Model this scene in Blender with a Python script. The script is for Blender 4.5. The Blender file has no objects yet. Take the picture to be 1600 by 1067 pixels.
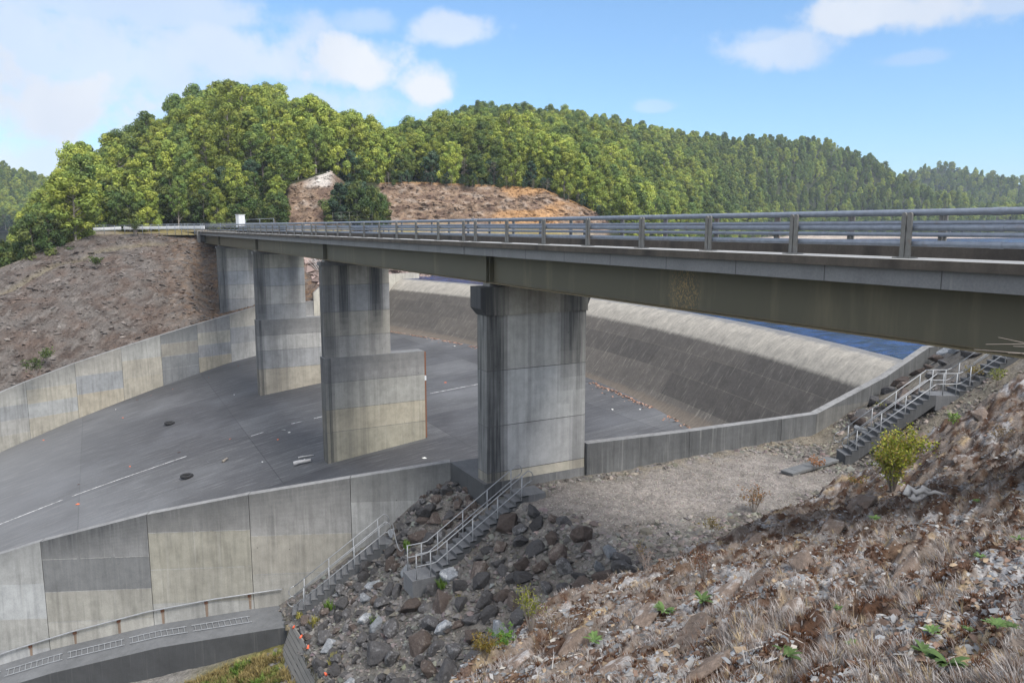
import bpy, math, random
import numpy as np
from math import sin, cos, radians, pi, sqrt, atan2, floor
random.seed(7); rng = np.random.default_rng(7)
S = bpy.context.scene
COL = S.collection

# ------------------------------------------------------------------ frame
# x = upstream (towards the reservoir), y = along the bridge away from the viewer, z = up; z 0 = top of the kerb
CAM = np.array([-13.4304, -28.7005, 0.5851]); YAW, PITCH, FPX = .4922, .1461, 1212.98
FW = np.array([sin(YAW)*cos(PITCH), cos(YAW)*cos(PITCH), -sin(PITCH)])
RT = np.array([cos(YAW), -sin(YAW), 0.0]); UP = np.cross(RT, FW)
def ray(x, y): return FW + RT*(x-800)/FPX - UP*(y-533.5)/FPX
def at_z(x, y, z): d = ray(x, y); return CAM + d*(z-CAM[2])/d[2]
def at_D(x, y, D): d = ray(x, y); return CAM + d*D/np.hypot(d[0], d[1])
def head(x):                       # unit ground direction of a photo column
    d = ray(x, 355.0); d = d[:2]/np.hypot(d[0], d[1]); return d

# ------------------------------------------------------------------ noise
_P = np.random.default_rng(11).permutation(4096)
_G = np.random.default_rng(12).uniform(0, 2*pi, 4096)
def perlin(x, y, seed=0):
    x = np.asarray(x, float); y = np.asarray(y, float)
    xi = np.floor(x).astype(np.int64); yi = np.floor(y).astype(np.int64)
    xf = x-xi; yf = y-yi
    u = xf*xf*xf*(xf*(xf*6-15)+10); v = yf*yf*yf*(yf*(yf*6-15)+10)
    def g(ix, iy, dx, dy):
        h = _P[(_P[(ix+seed*131) & 4095]+iy) & 4095]
        a = _G[h]; return np.cos(a)*dx+np.sin(a)*dy
    a = g(xi, yi, xf, yf); b = g(xi+1, yi, xf-1, yf)
    c = g(xi, yi+1, xf, yf-1); d = g(xi+1, yi+1, xf-1, yf-1)
    return (a+(b-a)*u)*(1-v)+(c+(d-c)*u)*v
def fbm(x, y, oct=4, seed=0, gain=.5):
    t = 0; a = 1
    for k in range(oct):
        t = t+a*perlin(x*2**k, y*2**k, seed+k*7); a *= gain
    return t
def sstep(a, b, x):
    t = np.clip((np.asarray(x, float)-a)/(b-a), 0, 1); return t*t*(3-2*t)

# ------------------------------------------------------------------ objects
def tag(o, label=None, cat=None, group=None, kind=None):
    if label: o['label'] = label
    if cat: o['category'] = cat
    if group: o['group'] = group
    if kind: o['kind'] = kind
    return o
def empty(name, loc=(0, 0, 0), label=None, cat=None, group=None, rz=0):
    o = bpy.data.objects.new(name, None); COL.objects.link(o)
    o.empty_display_size = .2
    o.location = loc; o.rotation_euler = (0, 0, rz)
    return tag(o, label, cat, group)
def np_mesh(name, V, F, k=4, tone=None, uv=None, smooth=False, matidx=None):
    V = np.asarray(V, np.float32); F = np.asarray(F, np.int32)
    me = bpy.data.meshes.new(name); n = len(F)
    me.vertices.add(len(V)); me.vertices.foreach_set('co', V.ravel())
    me.loops.add(n*k); me.loops.foreach_set('vertex_index', F.ravel())
    me.polygons.add(n)
    me.polygons.foreach_set('loop_start', np.arange(0, n*k, k, dtype=np.int32))
    me.polygons.foreach_set('loop_total', np.full(n, k, np.int32))
    me.polygons.foreach_set('use_smooth', np.full(n, bool(smooth)))
    if matidx is not None: me.polygons.foreach_set('material_index', np.asarray(matidx, np.int32))
    if uv is not None:
        l = me.uv_layers.new(name='UVMap'); l.data.foreach_set('uv', np.asarray(uv, np.float32)[F.ravel()].ravel())
    me.update(calc_edges=True); me.validate()
    if tone is not None:
        t = np.asarray(tone, np.float32)
        if t.shape[1] == 3: t = np.concatenate([t, np.ones((len(t), 1), np.float32)], 1)
        a = me.color_attributes.new('tone', 'FLOAT_COLOR', 'POINT'); a.data.foreach_set('color', t.ravel())
    return me
def obj(name, me, mat=None, parent=None, loc=None):
    o = bpy.data.objects.new(name, me); COL.objects.link(o)
    if mat is not None:
        for m in (mat if isinstance(mat, (list, tuple)) else [mat]):
            if m.name not in me.materials: me.materials.append(m)
    if parent is not None: o.parent = parent
    if loc is not None: o.location = loc
    return o
class MB:
    """collects polygons with a colour per polygon; build() links ONE mesh object"""
    def __init__(s): s.v = []; s.f = []; s.c = []
    def poly(s, pts, c=(.3, .3, .3)):
        i = len(s.v); s.v += [tuple(map(float, p)) for p in pts]; s.f.append(tuple(range(i, i+len(pts)))); s.c.append(c)
    def hexa(s, p, c=(.3, .3, .3)):           # 8 corners, bottom ring then top ring
        i = len(s.v); s.v += [tuple(map(float, q)) for q in p]
        for q in ((3, 2, 1, 0), (4, 5, 6, 7), (0, 1, 5, 4), (1, 2, 6, 5), (2, 3, 7, 6), (3, 0, 4, 7)):
            s.f.append(tuple(i+k for k in q)); s.c.append(c)
    def box(s, x0, x1, y0, y1, z0, z1, c=(.3, .3, .3)):
        s.hexa([(x0, y0, z0), (x1, y0, z0), (x1, y1, z0), (x0, y1, z0), (x0, y0, z1), (x1, y0, z1), (x1, y1, z1), (x0, y1, z1)], c)
    def prism(s, prof, y0, y1, c=(.3, .3, .3)):   # (x,z) outline swept along y
        i = len(s.v); n = len(prof)
        s.v += [(x, y0, z) for x, z in prof]+[(x, y1, z) for x, z in prof]
        for k in range(n):
            j = (k+1) % n; s.f.append((i+k, i+j, i+n+j, i+n+k)); s.c.append(c)
        s.f.append(tuple(i+k for k in range(n-1, -1, -1))); s.c.append(c)
        s.f.append(tuple(i+n+k for k in range(n))); s.c.append(c)
    def tube(s, pts, r, n=8, c=(.3, .3, .3), cap=True, r2=None):
        pts = [np.asarray(p, float) for p in pts]; rings = []
        for k, p in enumerate(pts):
            a = pts[max(0, k-1)]; b = pts[min(len(pts)-1, k+1)]; t = b-a; t /= (np.linalg.norm(t)+1e-9)
            h = np.array([0, 0, 1.0]) if abs(t[2]) < .9 else np.array([1.0, 0, 0])
            u = np.cross(t, h); u /= np.linalg.norm(u); w = np.cross(u, t)
            rr = r if r2 is None else r+(r2-r)*k/max(1, len(pts)-1)
            i = len(s.v); s.v += [tuple(p+rr*(cos(2*pi*q/n)*u+sin(2*pi*q/n)*w)) for q in range(n)]; rings.append(i)
        for a, b in zip(rings, rings[1:]):
            for q in range(n):
                s.f.append((a+q, a+(q+1) % n, b+(q+1) % n, b+q)); s.c.append(c)
        if cap:
            s.f.append(tuple(rings[0]+q for q in range(n-1, -1, -1))); s.c.append(c)
            s.f.append(tuple(rings[-1]+q for q in range(n))); s.c.append(c)
    def mesh(s, name, smooth=False):
        me = bpy.data.meshes.new(name); me.from_pydata(s.v, [], s.f); me.validate()
        if len(me.polygons) == len(s.c):
            a = me.color_attributes.new('tone', 'FLOAT_COLOR', 'CORNER')
            cols = []
            for p, c in zip(me.polygons, s.c): cols += [c[0], c[1], c[2], c[3] if len(c) > 3 else 0.0]*p.loop_total
            a.data.foreach_set('color', cols)
        import bmesh
        bm = bmesh.new(); bm.from_mesh(me); bmesh.ops.recalc_face_normals(bm, faces=bm.faces); bm.to_mesh(me); bm.free()
        if smooth: me.polygons.foreach_set('use_smooth', [True]*len(me.polygons))
        me.update(); return me
    def build(s, name, mat, parent=None, smooth=False, loc=None): return obj(name, s.mesh(name, smooth), mat, parent, loc)
def bevel(o, w=.015, seg=1):
    m = o.modifiers.new('bevel', 'BEVEL'); m.width = w; m.segments = seg; m.limit_method = 'ANGLE'; m.angle_limit = radians(40); return o
def copy_tree(o, parent=None):
    c = o.copy(); COL.objects.link(c)
    if parent is not None: c.parent = parent
    for ch in list(o.children): copy_tree(ch, c)
    return c

# ------------------------------------------------------------------ materials
class NT:
    def __init__(s, name):
        s.m = bpy.data.materials.new(name); s.m.use_nodes = True; s.t = s.m.node_tree; s.n = s.t.nodes; s.l = s.t.links
        s.bsdf = s.n['Principled BSDF']; s.out = s.n['Material Output']
    def node(s, typ, **kw):
        n = s.n.new(typ)
        for k, v in kw.items(): setattr(n, k, v)
        return n
    def put(s, sock, v):
        if isinstance(v, bpy.types.NodeSocket): s.l.new(v, sock)
        elif v is not None:
            if sock.type == 'RGBA' and not isinstance(v, (int, float)): v = (*v[:3], 1)
            elif sock.type == 'RGBA': v = (v, v, v, 1)
            sock.default_value = v
    def math(s, op, a, b=None, c=None, clamp=False):
        n = s.node('ShaderNodeMath', operation=op, use_clamp=clamp); s.put(n.inputs[0], a)
        if b is not None: s.put(n.inputs[1], b)
        if c is not None: s.put(n.inputs[2], c)
        return n.outputs[0]
    def mix(s, f, a, b, mode='MIX'):
        n = s.node('ShaderNodeMix', data_type='RGBA', blend_type=mode); s.put(n.inputs[0], f); s.put(n.inputs[6], a); s.put(n.inputs[7], b); return n.outputs[2]
    def noise(s, vec, scale, detail=4, rough=.55, dist=0):
        n = s.node('ShaderNodeTexNoise'); s.put(n.inputs['Vector'], vec); n.inputs['Scale'].default_value = scale
        n.inputs['Detail'].default_value = detail; n.inputs['Roughness'].default_value = rough; n.inputs['Distortion'].default_value = dist
        return n.outputs['Fac']
    def map(s, vec, scale=(1, 1, 1), loc=(0, 0, 0), rot=(0, 0, 0)):
        n = s.node('ShaderNodeMapping'); s.put(n.inputs['Vector'], vec); n.inputs['Scale'].default_value = scale
        n.inputs['Location'].default_value = loc; n.inputs['Rotation'].default_value = rot; return n.outputs[0]
    def pos(s): return s.node('ShaderNodeNewGeometry').outputs['Position']
    def coord(s, w='Object'): return s.node('ShaderNodeTexCoord').outputs[w]
    def sep(s, v): n = s.node('ShaderNodeSeparateXYZ'); s.put(n.inputs[0], v); return n.outputs
    def range(s, v, a, b, c=0., d=1., smooth=False):
        n = s.node('ShaderNodeMapRange'); n.clamp = True
        if smooth: n.interpolation_type = 'SMOOTHSTEP'
        s.put(n.inputs[0], v)
        for k, q in enumerate((a, b, c, d)): s.put(n.inputs[k+1], q)
        return n.outputs[0]
    def ramp(s, f, stops):
        n = s.node('ShaderNodeValToRGB'); s.put(n.inputs[0], f); cr = n.color_ramp
        while len(cr.elements) < len(stops): cr.elements.new(.5)
        for e, (p, c) in zip(cr.elements, stops): e.position = p; e.color = (*c[:3], 1) if not isinstance(c, (int, float)) else (c, c, c, 1)
        return n.outputs[0]
    def attr(s, name='tone'): return s.node('ShaderNodeAttribute', attribute_name=name).outputs
    def rand(s): return s.node('ShaderNodeObjectInfo').outputs['Random']
    def bump(s, h, strength=.3, dist=.05):
        n = s.node('ShaderNodeBump'); n.inputs['Strength'].default_value = strength; n.inputs['Distance'].default_value = dist
        s.put(n.inputs['Height'], h); s.l.new(n.outputs[0], s.bsdf.inputs['Normal'])
    def done(s, col, rough=.85, spec=.3, metal=0.):
        s.put(s.bsdf.inputs['Base Color'], col); s.put(s.bsdf.inputs['Roughness'], rough)
        s.bsdf.inputs['Specular IOR Level'].default_value = spec; s.put(s.bsdf.inputs['Metallic'], metal); return s.m

def concrete(name, streak=.5, base=None, blotch=.5, rough=.9):
    """poured concrete: tone attribute (rgb = the lift's own colour, alpha = amount of dark water stain), mottling, vertical run marks"""
    t = NT(name); p = t.pos()
    col, al = (t.attr()[0], t.attr()[3]) if base is None else (base, 0.0)
    big = t.noise(p, .55, 5, .6); med = t.noise(p, 2.6, 5, .65); fine = t.noise(p, 24, 3, .7)
    run = t.noise(t.map(p, (2.2, 2.2, .16)), 1.6, 5, .62); run2 = t.noise(t.map(p, (7, 7, .22)), 1.3, 4, .6)
    c = t.mix(1.0, col, t.ramp(big, [(.25, 1-.5*blotch), (.55, 1.0), (.8, 1+.35*blotch)]), 'MULTIPLY')
    c = t.mix(1.0, c, t.ramp(med, [(.3, .86), (.6, 1.04)]), 'MULTIPLY')
    c = t.mix(1.0, c, t.ramp(fine, [(.3, .88), (.7, 1.08)]), 'MULTIPLY')
    c = t.mix(streak, c, t.mix(1.0, c, t.ramp(run, [(.32, .35), (.54, 1.0)]), 'MULTIPLY'))
    c = t.mix(t.math('MULTIPLY', t.range(run2, .56, .72), .5*streak), c, (.50, .50, .48))
    vo = t.node('ShaderNodeTexVoronoi'); t.put(vo.inputs['Vector'], p); vo.inputs['Scale'].default_value = 1.1; c = t.mix(t.range(vo.outputs['Distance'], .035, .028, 0, .7), c, (.05, .05, .05))
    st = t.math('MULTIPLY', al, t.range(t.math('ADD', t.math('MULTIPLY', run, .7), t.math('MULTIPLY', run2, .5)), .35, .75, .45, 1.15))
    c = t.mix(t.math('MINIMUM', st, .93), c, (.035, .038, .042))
    t.bump(t.math('ADD', t.math('MULTIPLY', fine, .4), med), .25, .03)
    return t.done(c, rough, .25)
M = {}
M['concrete'] = concrete('poured_concrete', .45)
M['pier'] = concrete('stained_pier_concrete', .3, blotch=.45)
M['step'] = concrete('step_concrete', .25, blotch=.5)
def metal(name, col, rough=.45, met=.6, rust=0.):
    t = NT(name); p = t.coord(); n = t.noise(p, 9, 4, .6); n2 = t.noise(p, 2.2, 4, .65)
    c = t.mix(1.0, col, t.ramp(n, [(.3, .8), (.7, 1.12)]), 'MULTIPLY')
    if rust: c = t.mix(t.math('MULTIPLY', t.range(n2, .58, .72), rust), c, (.16, .09, .05))
    return t.done(c, rough, .5, met)
M['galv'] = metal('galvanised_steel', (.19, .215, .26), .5, .3, .3)
M['galv_post'] = metal('weathered_galvanised_steel', (.15, .148, .14), .65, .2, .6)
M['railpipe'] = metal('handrail_pipe', (.31, .325, .345), .5, .25, .2)
M['rust'] = metal('rusty_steel', (.17, .075, .04), .8, .1, .4)
M['white'] = metal('white_painted_steel', (.60, .62, .64), .5, 0., .15)
# olive painted girder, chalky, with rubbed rusty patches
t = NT('olive_girder_paint'); p = t.pos()
run = t.noise(t.map(p, (.8, .8, .12)), 1.4, 5, .6); fine = t.noise(p, 16, 4, .7); big = t.noise(p, .25, 3, .5)
c = t.mix(big, (.070, .066, .044), (.100, .092, .062))
c = t.mix(t.range(run, .56, .76, 0, .6), c, (.19, .16, .10))
c = t.mix(t.range(run, .22, .40, .35, 0), c, (.06, .058, .04))
fl = t.noise(t.map(p, (14, 14, 7)), 2.2, 3, .6); xyz = t.sep(p)
def spot(y0, z0, ry, rz):
    a = t.math('POWER', t.math('DIVIDE', t.math('SUBTRACT', xyz[1], y0), ry), 2.); b = t.math('POWER', t.math('DIVIDE', t.math('SUBTRACT', xyz[2], z0), rz), 2.)
    return t.range(t.math('ADD', a, b), 0, 1, 1, 0)
sp = t.math('MULTIPLY', spot(-12.4, -1.15, .75, .75), t.range(fl, .50, .62))
c = t.mix(t.math('MULTIPLY', sp, .7), c, (.42, .28, .11))
c = t.mix(t.range(xyz[2], -1.56, -1.62, 0, .45), c, (.17, .12, .05))
M['girder'] = t.done(c, .55, .4)
# kerb concrete: dark weathered face, pale top
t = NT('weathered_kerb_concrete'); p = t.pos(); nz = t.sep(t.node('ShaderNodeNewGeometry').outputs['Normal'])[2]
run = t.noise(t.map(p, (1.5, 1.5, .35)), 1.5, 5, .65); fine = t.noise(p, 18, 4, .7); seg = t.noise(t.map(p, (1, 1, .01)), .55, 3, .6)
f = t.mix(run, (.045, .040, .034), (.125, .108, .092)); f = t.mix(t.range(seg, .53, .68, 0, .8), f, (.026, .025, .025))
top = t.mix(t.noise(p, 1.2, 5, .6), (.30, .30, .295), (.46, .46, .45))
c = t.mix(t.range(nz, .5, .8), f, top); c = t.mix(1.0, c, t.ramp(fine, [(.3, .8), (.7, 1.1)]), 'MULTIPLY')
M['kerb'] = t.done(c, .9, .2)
# edge beam: grey precast units with dark joints
t = NT('precast_edge_concrete'); p = t.pos(); y = t.sep(p)[1]
j = t.math('FRACT', t.math('DIVIDE', t.math('ADD', y, 40.3), 2.514)); jl = t.math('LESS_THAN', j, .009)
c = t.mix(t.noise(t.map(p, (1, 1, .4)), 1.1, 5, .65), (.125, .13, .135), (.20, .205, .21))
c = t.mix(t.range(t.noise(t.map(p, (3, 3, .4)), 1.5, 4, .6), .62, .8, 0, .4), c, (.33, .33, .32))
c = t.mix(1.0, c, t.ramp(t.noise(p, 20, 4, .7), [(.3, .85), (.7, 1.08)]), 'MULTIPLY'); c = t.mix(t.math('MULTIPLY', jl, .8), c, (.04, .04, .04))
M['edge'] = t.done(c, .9, .2)
t = NT('asphalt'); p = t.pos(); M['asphalt'] = t.done(t.mix(t.noise(p, 3, 6, .7), (.05, .05, .05), (.11, .108, .105)), .95, .2)
# chute floor
t = NT('dark_chute_concrete'); uv = t.coord('UV'); u = t.sep(uv)
st = t.noise(t.map(uv, (.10, 1.0, 1)), 1.1, 6, .65); st2 = t.noise(t.map(uv, (.35, 3.0, 1)), 1.4, 5, .65); big = t.noise(uv, .09, 4, .55); fine = t.noise(uv, 6, 4, .75)
br = t.node('ShaderNodeTexBrick'); t.put(br.inputs['Vector'], t.map(uv, (1, 1, 1), (3.2, 1.6, 0))); br.inputs['Scale'].default_value = 1.; br.offset = 0.; br.inputs['Brick Width'].default_value = 12.4; br.inputs['Row Height'].default_value = 6.2
br.inputs['Mortar Size'].default_value = .035; br.inputs['Color1'].default_value = (.72, .72, .74, 1); br.inputs['Color2'].default_value = (1.22, 1.22, 1.2, 1); br.inputs['Mortar'].default_value = (.55, .55, .55, 1); br.inputs['Bias'].default_value = -.2
c = t.mix(st, (.052, .053, .057), (.096, .097, .102)); c = t.mix(t.range(st2, .52, .72, 0, .6), c, (.20, .20, .205)); c = t.mix(t.range(big, .48, .68, 0, .7), c, (.15, .155, .165))
c = t.mix(.8, c, br.outputs['Color'], 'MULTIPLY'); c = t.mix(1.0, c, t.ramp(fine, [(.3, .82), (.72, 1.15)]), 'MULTIPLY')
dn = t.range(u[0], -24, -9, .55, 0.); c = t.mix(dn, c, t.mix(st2, (.13, .135, .14), (.24, .245, .25)))
t.bump(st2, .12, .03); M['floor'] = t.done(c, .8, .3)
# weir face: uv.x along the crest (m), uv.y down the face from the waterline (m)
t = NT('weir_concrete'); uv = t.coord('UV'); u = t.sep(uv)
run = t.noise(t.map(uv, (1.3, .22, 1), rot=(0, 0, .25)), 1.5, 6, .68); run2 = t.noise(t.map(uv, (3.5, .5, 1), rot=(0, 0, .35)), 1.3, 5, .65); fine = t.noise(uv, 5, 4, .75); med = t.noise(uv, .9, 5, .65)
jit = t.math('ADD', t.math('MULTIPLY', t.math('SUBTRACT', run, .5), 1.3), t.math('MULTIPLY', t.math('SUBTRACT', med, .5), .8))
v = t.math('ADD', u[1], jit)
br = t.node('ShaderNodeTexBrick'); t.put(br.inputs['Vector'], t.map(uv, (1, 1, 1), (1.3, 1.15, 0))); br.inputs['Scale'].default_value = 1.; br.offset = .5; br.inputs['Brick Width'].default_value = 7.6; br.inputs['Row Height'].default_value = 2.05
br.inputs['Mortar Size'].default_value = .02; br.inputs['Color1'].default_value = (.76, .76, .76, 1); br.inputs['Color2'].default_value = (1.2, 1.18, 1.14, 1); br.inputs['Mortar'].default_value = (1.3, 1.28, 1.2, 1)
crest = t.mix(med, (.13, .13, .132), (.20, .20, .20)); band = t.mix(t.math('ADD', t.math('MULTIPLY', t.range(run2, .35, .68), .55), t.math('MULTIPLY', t.range(med, .35, .65), .45)), (.19, .18, .162), (.38, .355, .31))
dark = t.mix(med, (.058, .054, .051), (.130, .120, .111)); dark = t.mix(t.range(run2, .54, .70, 0, .65), dark, (.23, .215, .195)); dark = t.mix(1., dark, br.outputs['Color'], 'MULTIPLY')
brown = t.mix(run2, (.075, .062, .052), (.19, .16, .13))
c = t.mix(t.range(v, .5, 1.0), crest, band); c = t.mix(t.range(t.math('ADD', u[1], t.math('MULTIPLY', jit, .45)), 3.3, 3.7), c, dark)
c = t.mix(t.range(t.math('ADD', u[1], t.math('MULTIPLY', jit, .4)), 9.5, 9.8, 0, .75), c, brown)
c = t.mix(1.0, c, t.ramp(fine, [(.3, .82), (.72, 1.14)]), 'MULTIPLY'); t.bump(med, .2, .05); M['weir'] = t.done(c, .88, .2)
# reservoir
t = NT('wind_ruffled_water'); p = t.pos(); n1 = t.noise(t.map(p, (.7, 1.6, 1), rot=(0, 0, .5)), .55, 6, .66, .8); n2 = t.noise(t.map(p, (1, 2, 1), rot=(0, 0, .7)), .16, 3, .5)
c = t.mix(t.range(n1, .40, .60), (.002, .006, .022), (.014, .045, .16)); t.bump(t.math('ADD', n1, t.math('MULTIPLY', n2, .8)), .9, .6)
M['water'] = t.done(c, .2, .3)
# rock, soil and ground with colour from the tone attribute
def ground_mat(name, scale=1., bump=.5, contrast=1., dist=.08):
    t = NT(name); p = t.pos(); a = t.attr()[0]
    n1 = t.noise(p, 1.1*scale, 6, .7); n2 = t.noise(p, 6*scale, 5, .75); n3 = t.noise(p, 26*scale, 3, .7)
    c = t.mix(1.0, a, t.ramp(n1, [(.28, 1-.5*contrast), (.52, 1.), (.75, 1+.5*contrast)]), 'MULTIPLY')
    c = t.mix(1.0, c, t.ramp(n2, [(.30, 1-.5*contrast), (.5, 1.), (.72, 1+.6*contrast)]), 'MULTIPLY')
    c = t.mix(1.0, c, t.ramp(n3, [(.3, .75), (.7, 1.25)]), 'MULTIPLY')
    t.bump(t.math('ADD', n2, t.math('MULTIPLY', n3, .5)), bump, dist); return t.done(c, .95, .12)
M['ground'] = ground_mat('stony_ground', 1.3, .55, .85)
M['hill'] = ground_mat('hill_ground', .8, .6, .7, .25)
def rock_mat(name, a, b, pale):
    t = NT(name); p = t.coord(); r = t.rand(); n = t.noise(t.map(p, (1, 1, 2.2)), 1.7, 6, .7); n2 = t.noise(p, 7, 5, .72); n3 = t.noise(p, 2.6, 4, .6)
    c = t.mix(n, a, b); c = t.mix(t.range(t.math('ADD', n3, t.math('MULTIPLY', t.math('SUBTRACT', r, .5), .25)), .60, .70, 0, .7), c, pale)
    c = t.mix(1., c, t.ramp(n2, [(.28, .6), (.7, 1.3)]), 'MULTIPLY'); c = t.mix(1., c, t.ramp(r, [(0, .75), (1, 1.25)]), 'MULTIPLY')
    t.bump(n2, .6, .06); return t.done(c, .9, .2)
M['rock_dark'] = rock_mat('dark_slate_rock', (.042, .041, .043), (.095, .092, .094), (.17, .17, .175))
M['rock_brown'] = rock_mat('reddish_brown_rock', (.055, .045, .041), (.105, .083, .073), (.16, .14, .125))
M['rock_pale'] = rock_mat('pale_blue_grey_rock', (.12, .13, .145), (.24, .255, .275), (.36, .37, .38))
M['slab'] = rock_mat('ochre_slab_rock', (.09, .065, .052), (.22, .175, .145), (.34, .33, .325))
def tone_mat(name, rough=.9, transl=0., jitter=.35, spec=.2):
    t = NT(name); a = t.attr()[0]; r = t.rand()
    c = t.mix(1., a, t.ramp(r, [(0, 1-jitter), (1, 1+jitter)]), 'MULTIPLY'); t.done(c, rough, spec)
    if transl:
        tr = t.node('ShaderNodeBsdfTranslucent'); t.put(tr.inputs[0], c); mx = t.node('ShaderNodeMixShader'); mx.inputs[0].default_value = transl
        t.l.new(t.bsdf.outputs[0], mx.inputs[1]); t.l.new(tr.outputs[0], mx.inputs[2]); t.l.new(mx.outputs[0], t.out.inputs[0])
    return t.m
M['leaf'] = tone_mat('leaves', .6, .25, .3)
M['blade'] = tone_mat('dry_grass_blades', .8, .2, 0.)
M['chips'] = tone_mat('stone_chips', .85, 0, 0.)
t = NT('bark'); p = t.coord(); M['bark'] = t.done(t.mix(t.noise(t.map(p, (2, 2, .4)), 1.5, 4, .6), (.13, .11, .09), (.38, .35, .31)), .9, .1)
t = NT('dry_twig'); p = t.coord(); M['twig'] = t.done(t.mix(t.noise(p, 3, 3), (.16, .13, .11), (.34, .31, .29)), .9, .1)
t = NT('bleached_wood'); p = t.coord(); M['driftwood'] = t.done(t.mix(t.noise(t.map(p, (2, 8, 8)), 2, 4), (.34, .33, .32), (.62, .61, .60)), .85, .15)
t = NT('black_rubber'); M['rubber'] = t.done((.02, .02, .021), .8, .3)
t = NT('geotextile_lining'); p = t.pos(); M['lining'] = t.done(t.mix(t.noise(p, 9, 6, .8), (.02, .02, .021), (.11, .105, .10)), .8, .3)
t = NT('orange_plastic'); M['orange'] = t.done((.75, .13, .06), .5, .4)
t = NT('white_scrap'); M['scrap'] = t.done((.75, .75, .74), .6, .3)
t = NT('worn_white_line'); p = t.pos(); M['line'] = t.done(t.mix(t.range(t.noise(p, 3, 5, .7), .4, .6), (.2, .2, .2), (.62, .62, .62)), .8, .2)
t = NT('weathered_timber'); p = t.pos(); x = t.sep(p)
pl = t.math('FRACT', t.math('DIVIDE', x[2], .21)); c = t.mix(t.noise(t.map(p, (1, .3, 4)), 2.5, 5, .7), (.10, .098, .094), (.24, .235, .225)); c = t.mix(t.math('LESS_THAN', pl, .08), c, (.02, .02, .02))
M['timber'] = t.done(c, .9, .15)
L = 25.15; SP = 2.67; GAP = 1.12
# ================================================================== bridge
bridge = empty('road_bridge', (0, 0, 0), 'long road bridge on olive steel girders with grey pipe railings', 'bridge')
spans = [(-26.4, -.02), (.02, L-.02), (L+.02, 2*L-.02), (2*L+.02, 3*L-.02), (3*L+.02, 88.5)]
DECK = [(-.36, -.175), (-.36, 0), (.36, .015), (.36, -.2), (2.6, -.15), (4.86, -.2), (4.86, .135), (5.56, .12), (5.56, -.175), (5.3, -.175), (5.3, -.30), (-.1, -.30), (-.1, -.175)]
def railing_span(side, y0, y1, ks, parent):
    """posts are pairs of round topped flat bars; three pipes run behind them"""
    s = 1 if side == 0 else -1; x0 = 0. if side == 0 else 5.2; zb = 0.012 if side == 0 else .128
    m = MB()
    for z, r in ((.84, .062), (.56, .056), (.27, .056)):
        m.tube([(x0+s*.1, y0, zb+z), (x0+s*.1, y1, zb+z)], r, 12)
        for k in range(int((y1-y0)/8)):      # sleeves
            yy = y0+5.4+k*8; m.tube([(x0+s*.1, yy, zb+z), (x0+s*.1, yy+.22, zb+z)], r+.006, 12)
    rl = m.build('railing', M['galv'], parent, True)
    e = rl.modifiers.new('edges', 'EDGE_SPLIT'); e.split_angle = radians(50)
    for y in ks:
        p = MB()
        for d, th in ((-.075, .034), (.045, .034)):
            hw = .045; prof = []
            yy = y+d
            pts = [(x0-.035, yy-hw), (x0+.035, yy-hw), (x0+.035, yy+hw), (x0-.035, yy+hw)]
            # bar with rounded head
            ring = [(-hw, 0.), (-hw, .80)]+[(hw*cos(a), .80+hw*sin(a)) for a in np.linspace(pi, 0, 7)]+[(hw, .80), (hw, 0.)]
            i = len(p.v); n = len(ring)
            p.v += [(x0-.02, yy+a, zb+b) for a, b in ring]+[(x0+.02, yy+a, zb+b) for a, b in ring]
            for k in range(n):
                j = (k+1) % n; p.f.append((i+k, i+j, i+n+j, i+n+k)); p.c.append((.3, .3, .3))
            p.f.append(tuple(i+k for k in range(n-1, -1, -1))); p.c.append((.3,)*3); p.f.append(tuple(i+n+k for k in range(n))); p.c.append((.3,)*3)
        p.box(x0-.12, x0+.14, y-.19, y+.17, zb-.008, zb+.016)
        for z in (.56, .27): p.box(x0+s*.02, x0+s*.06, y-.1, y+.08, zb+z-.03, zb+z+.03)
        p.build('post', M['galv_post'], rl)
for i, (y0, y1) in enumerate(spans):
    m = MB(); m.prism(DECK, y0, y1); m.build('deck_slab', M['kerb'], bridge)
    m = MB(); m.box(.361, 4.859, y0, y1, -.196, -.146) if False else m.prism([(.364, -.19), (2.6, -.141), (4.856, -.19), (4.856, -.197), (2.6, -.152), (.364, -.197)], y0, y1); m.build('roadway', M['asphalt'], bridge)
    for x0, x1 in ((-.24, .0), (5.2, 5.44)):
        m = MB(); m.box(x0, x1, y0+.01, y1-.01, -.505, -.178); m.build('edge_beam', M['edge'], bridge)
    for gx in (.62, 4.58):
        a, b = max(y0-.75, -26.2), y1-.80 if i < 4 else y1-.3
        if i == 0: a = -26.2
        m = MB(); m.box(gx-.015, gx+.015, a, b, -1.60, -.50); m.box(gx-.22, gx+.22, a, b, -1.632, -1.598); m.box(gx-.18, gx+.18, a, b, -.52, -.302); g = m.build('girder', M['girder'], bridge)
        for yy in (a+.05, b-.16):
            q = MB(); q.box(gx-.2, gx-.016, yy, yy+.03, -1.597, -.522); q.box(gx+.016, gx+.2, yy, yy+.03, -1.597, -.522); q.build('stiffener', M['girder'], g)
    n = {0: range(-9, 1), 4: range(0, 5)}.get(i, range(0, 10))
    if i == 0: ks = [-GAP/2-SP*k for k in range(0, 10)]
    else: ks = [i*L-L+GAP/2+SP*k for k in n]
    for side in (0, 1): railing_span(side, y0, y1, ks, bridge)
bridge_scupper = MB(); bridge_scupper.tube([(4.852, -19.4, -.02), (4.80, -19.4, -.02)], .045, 10); bridge_scupper.build('drain_outlet', M['rust'], bridge)

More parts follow.
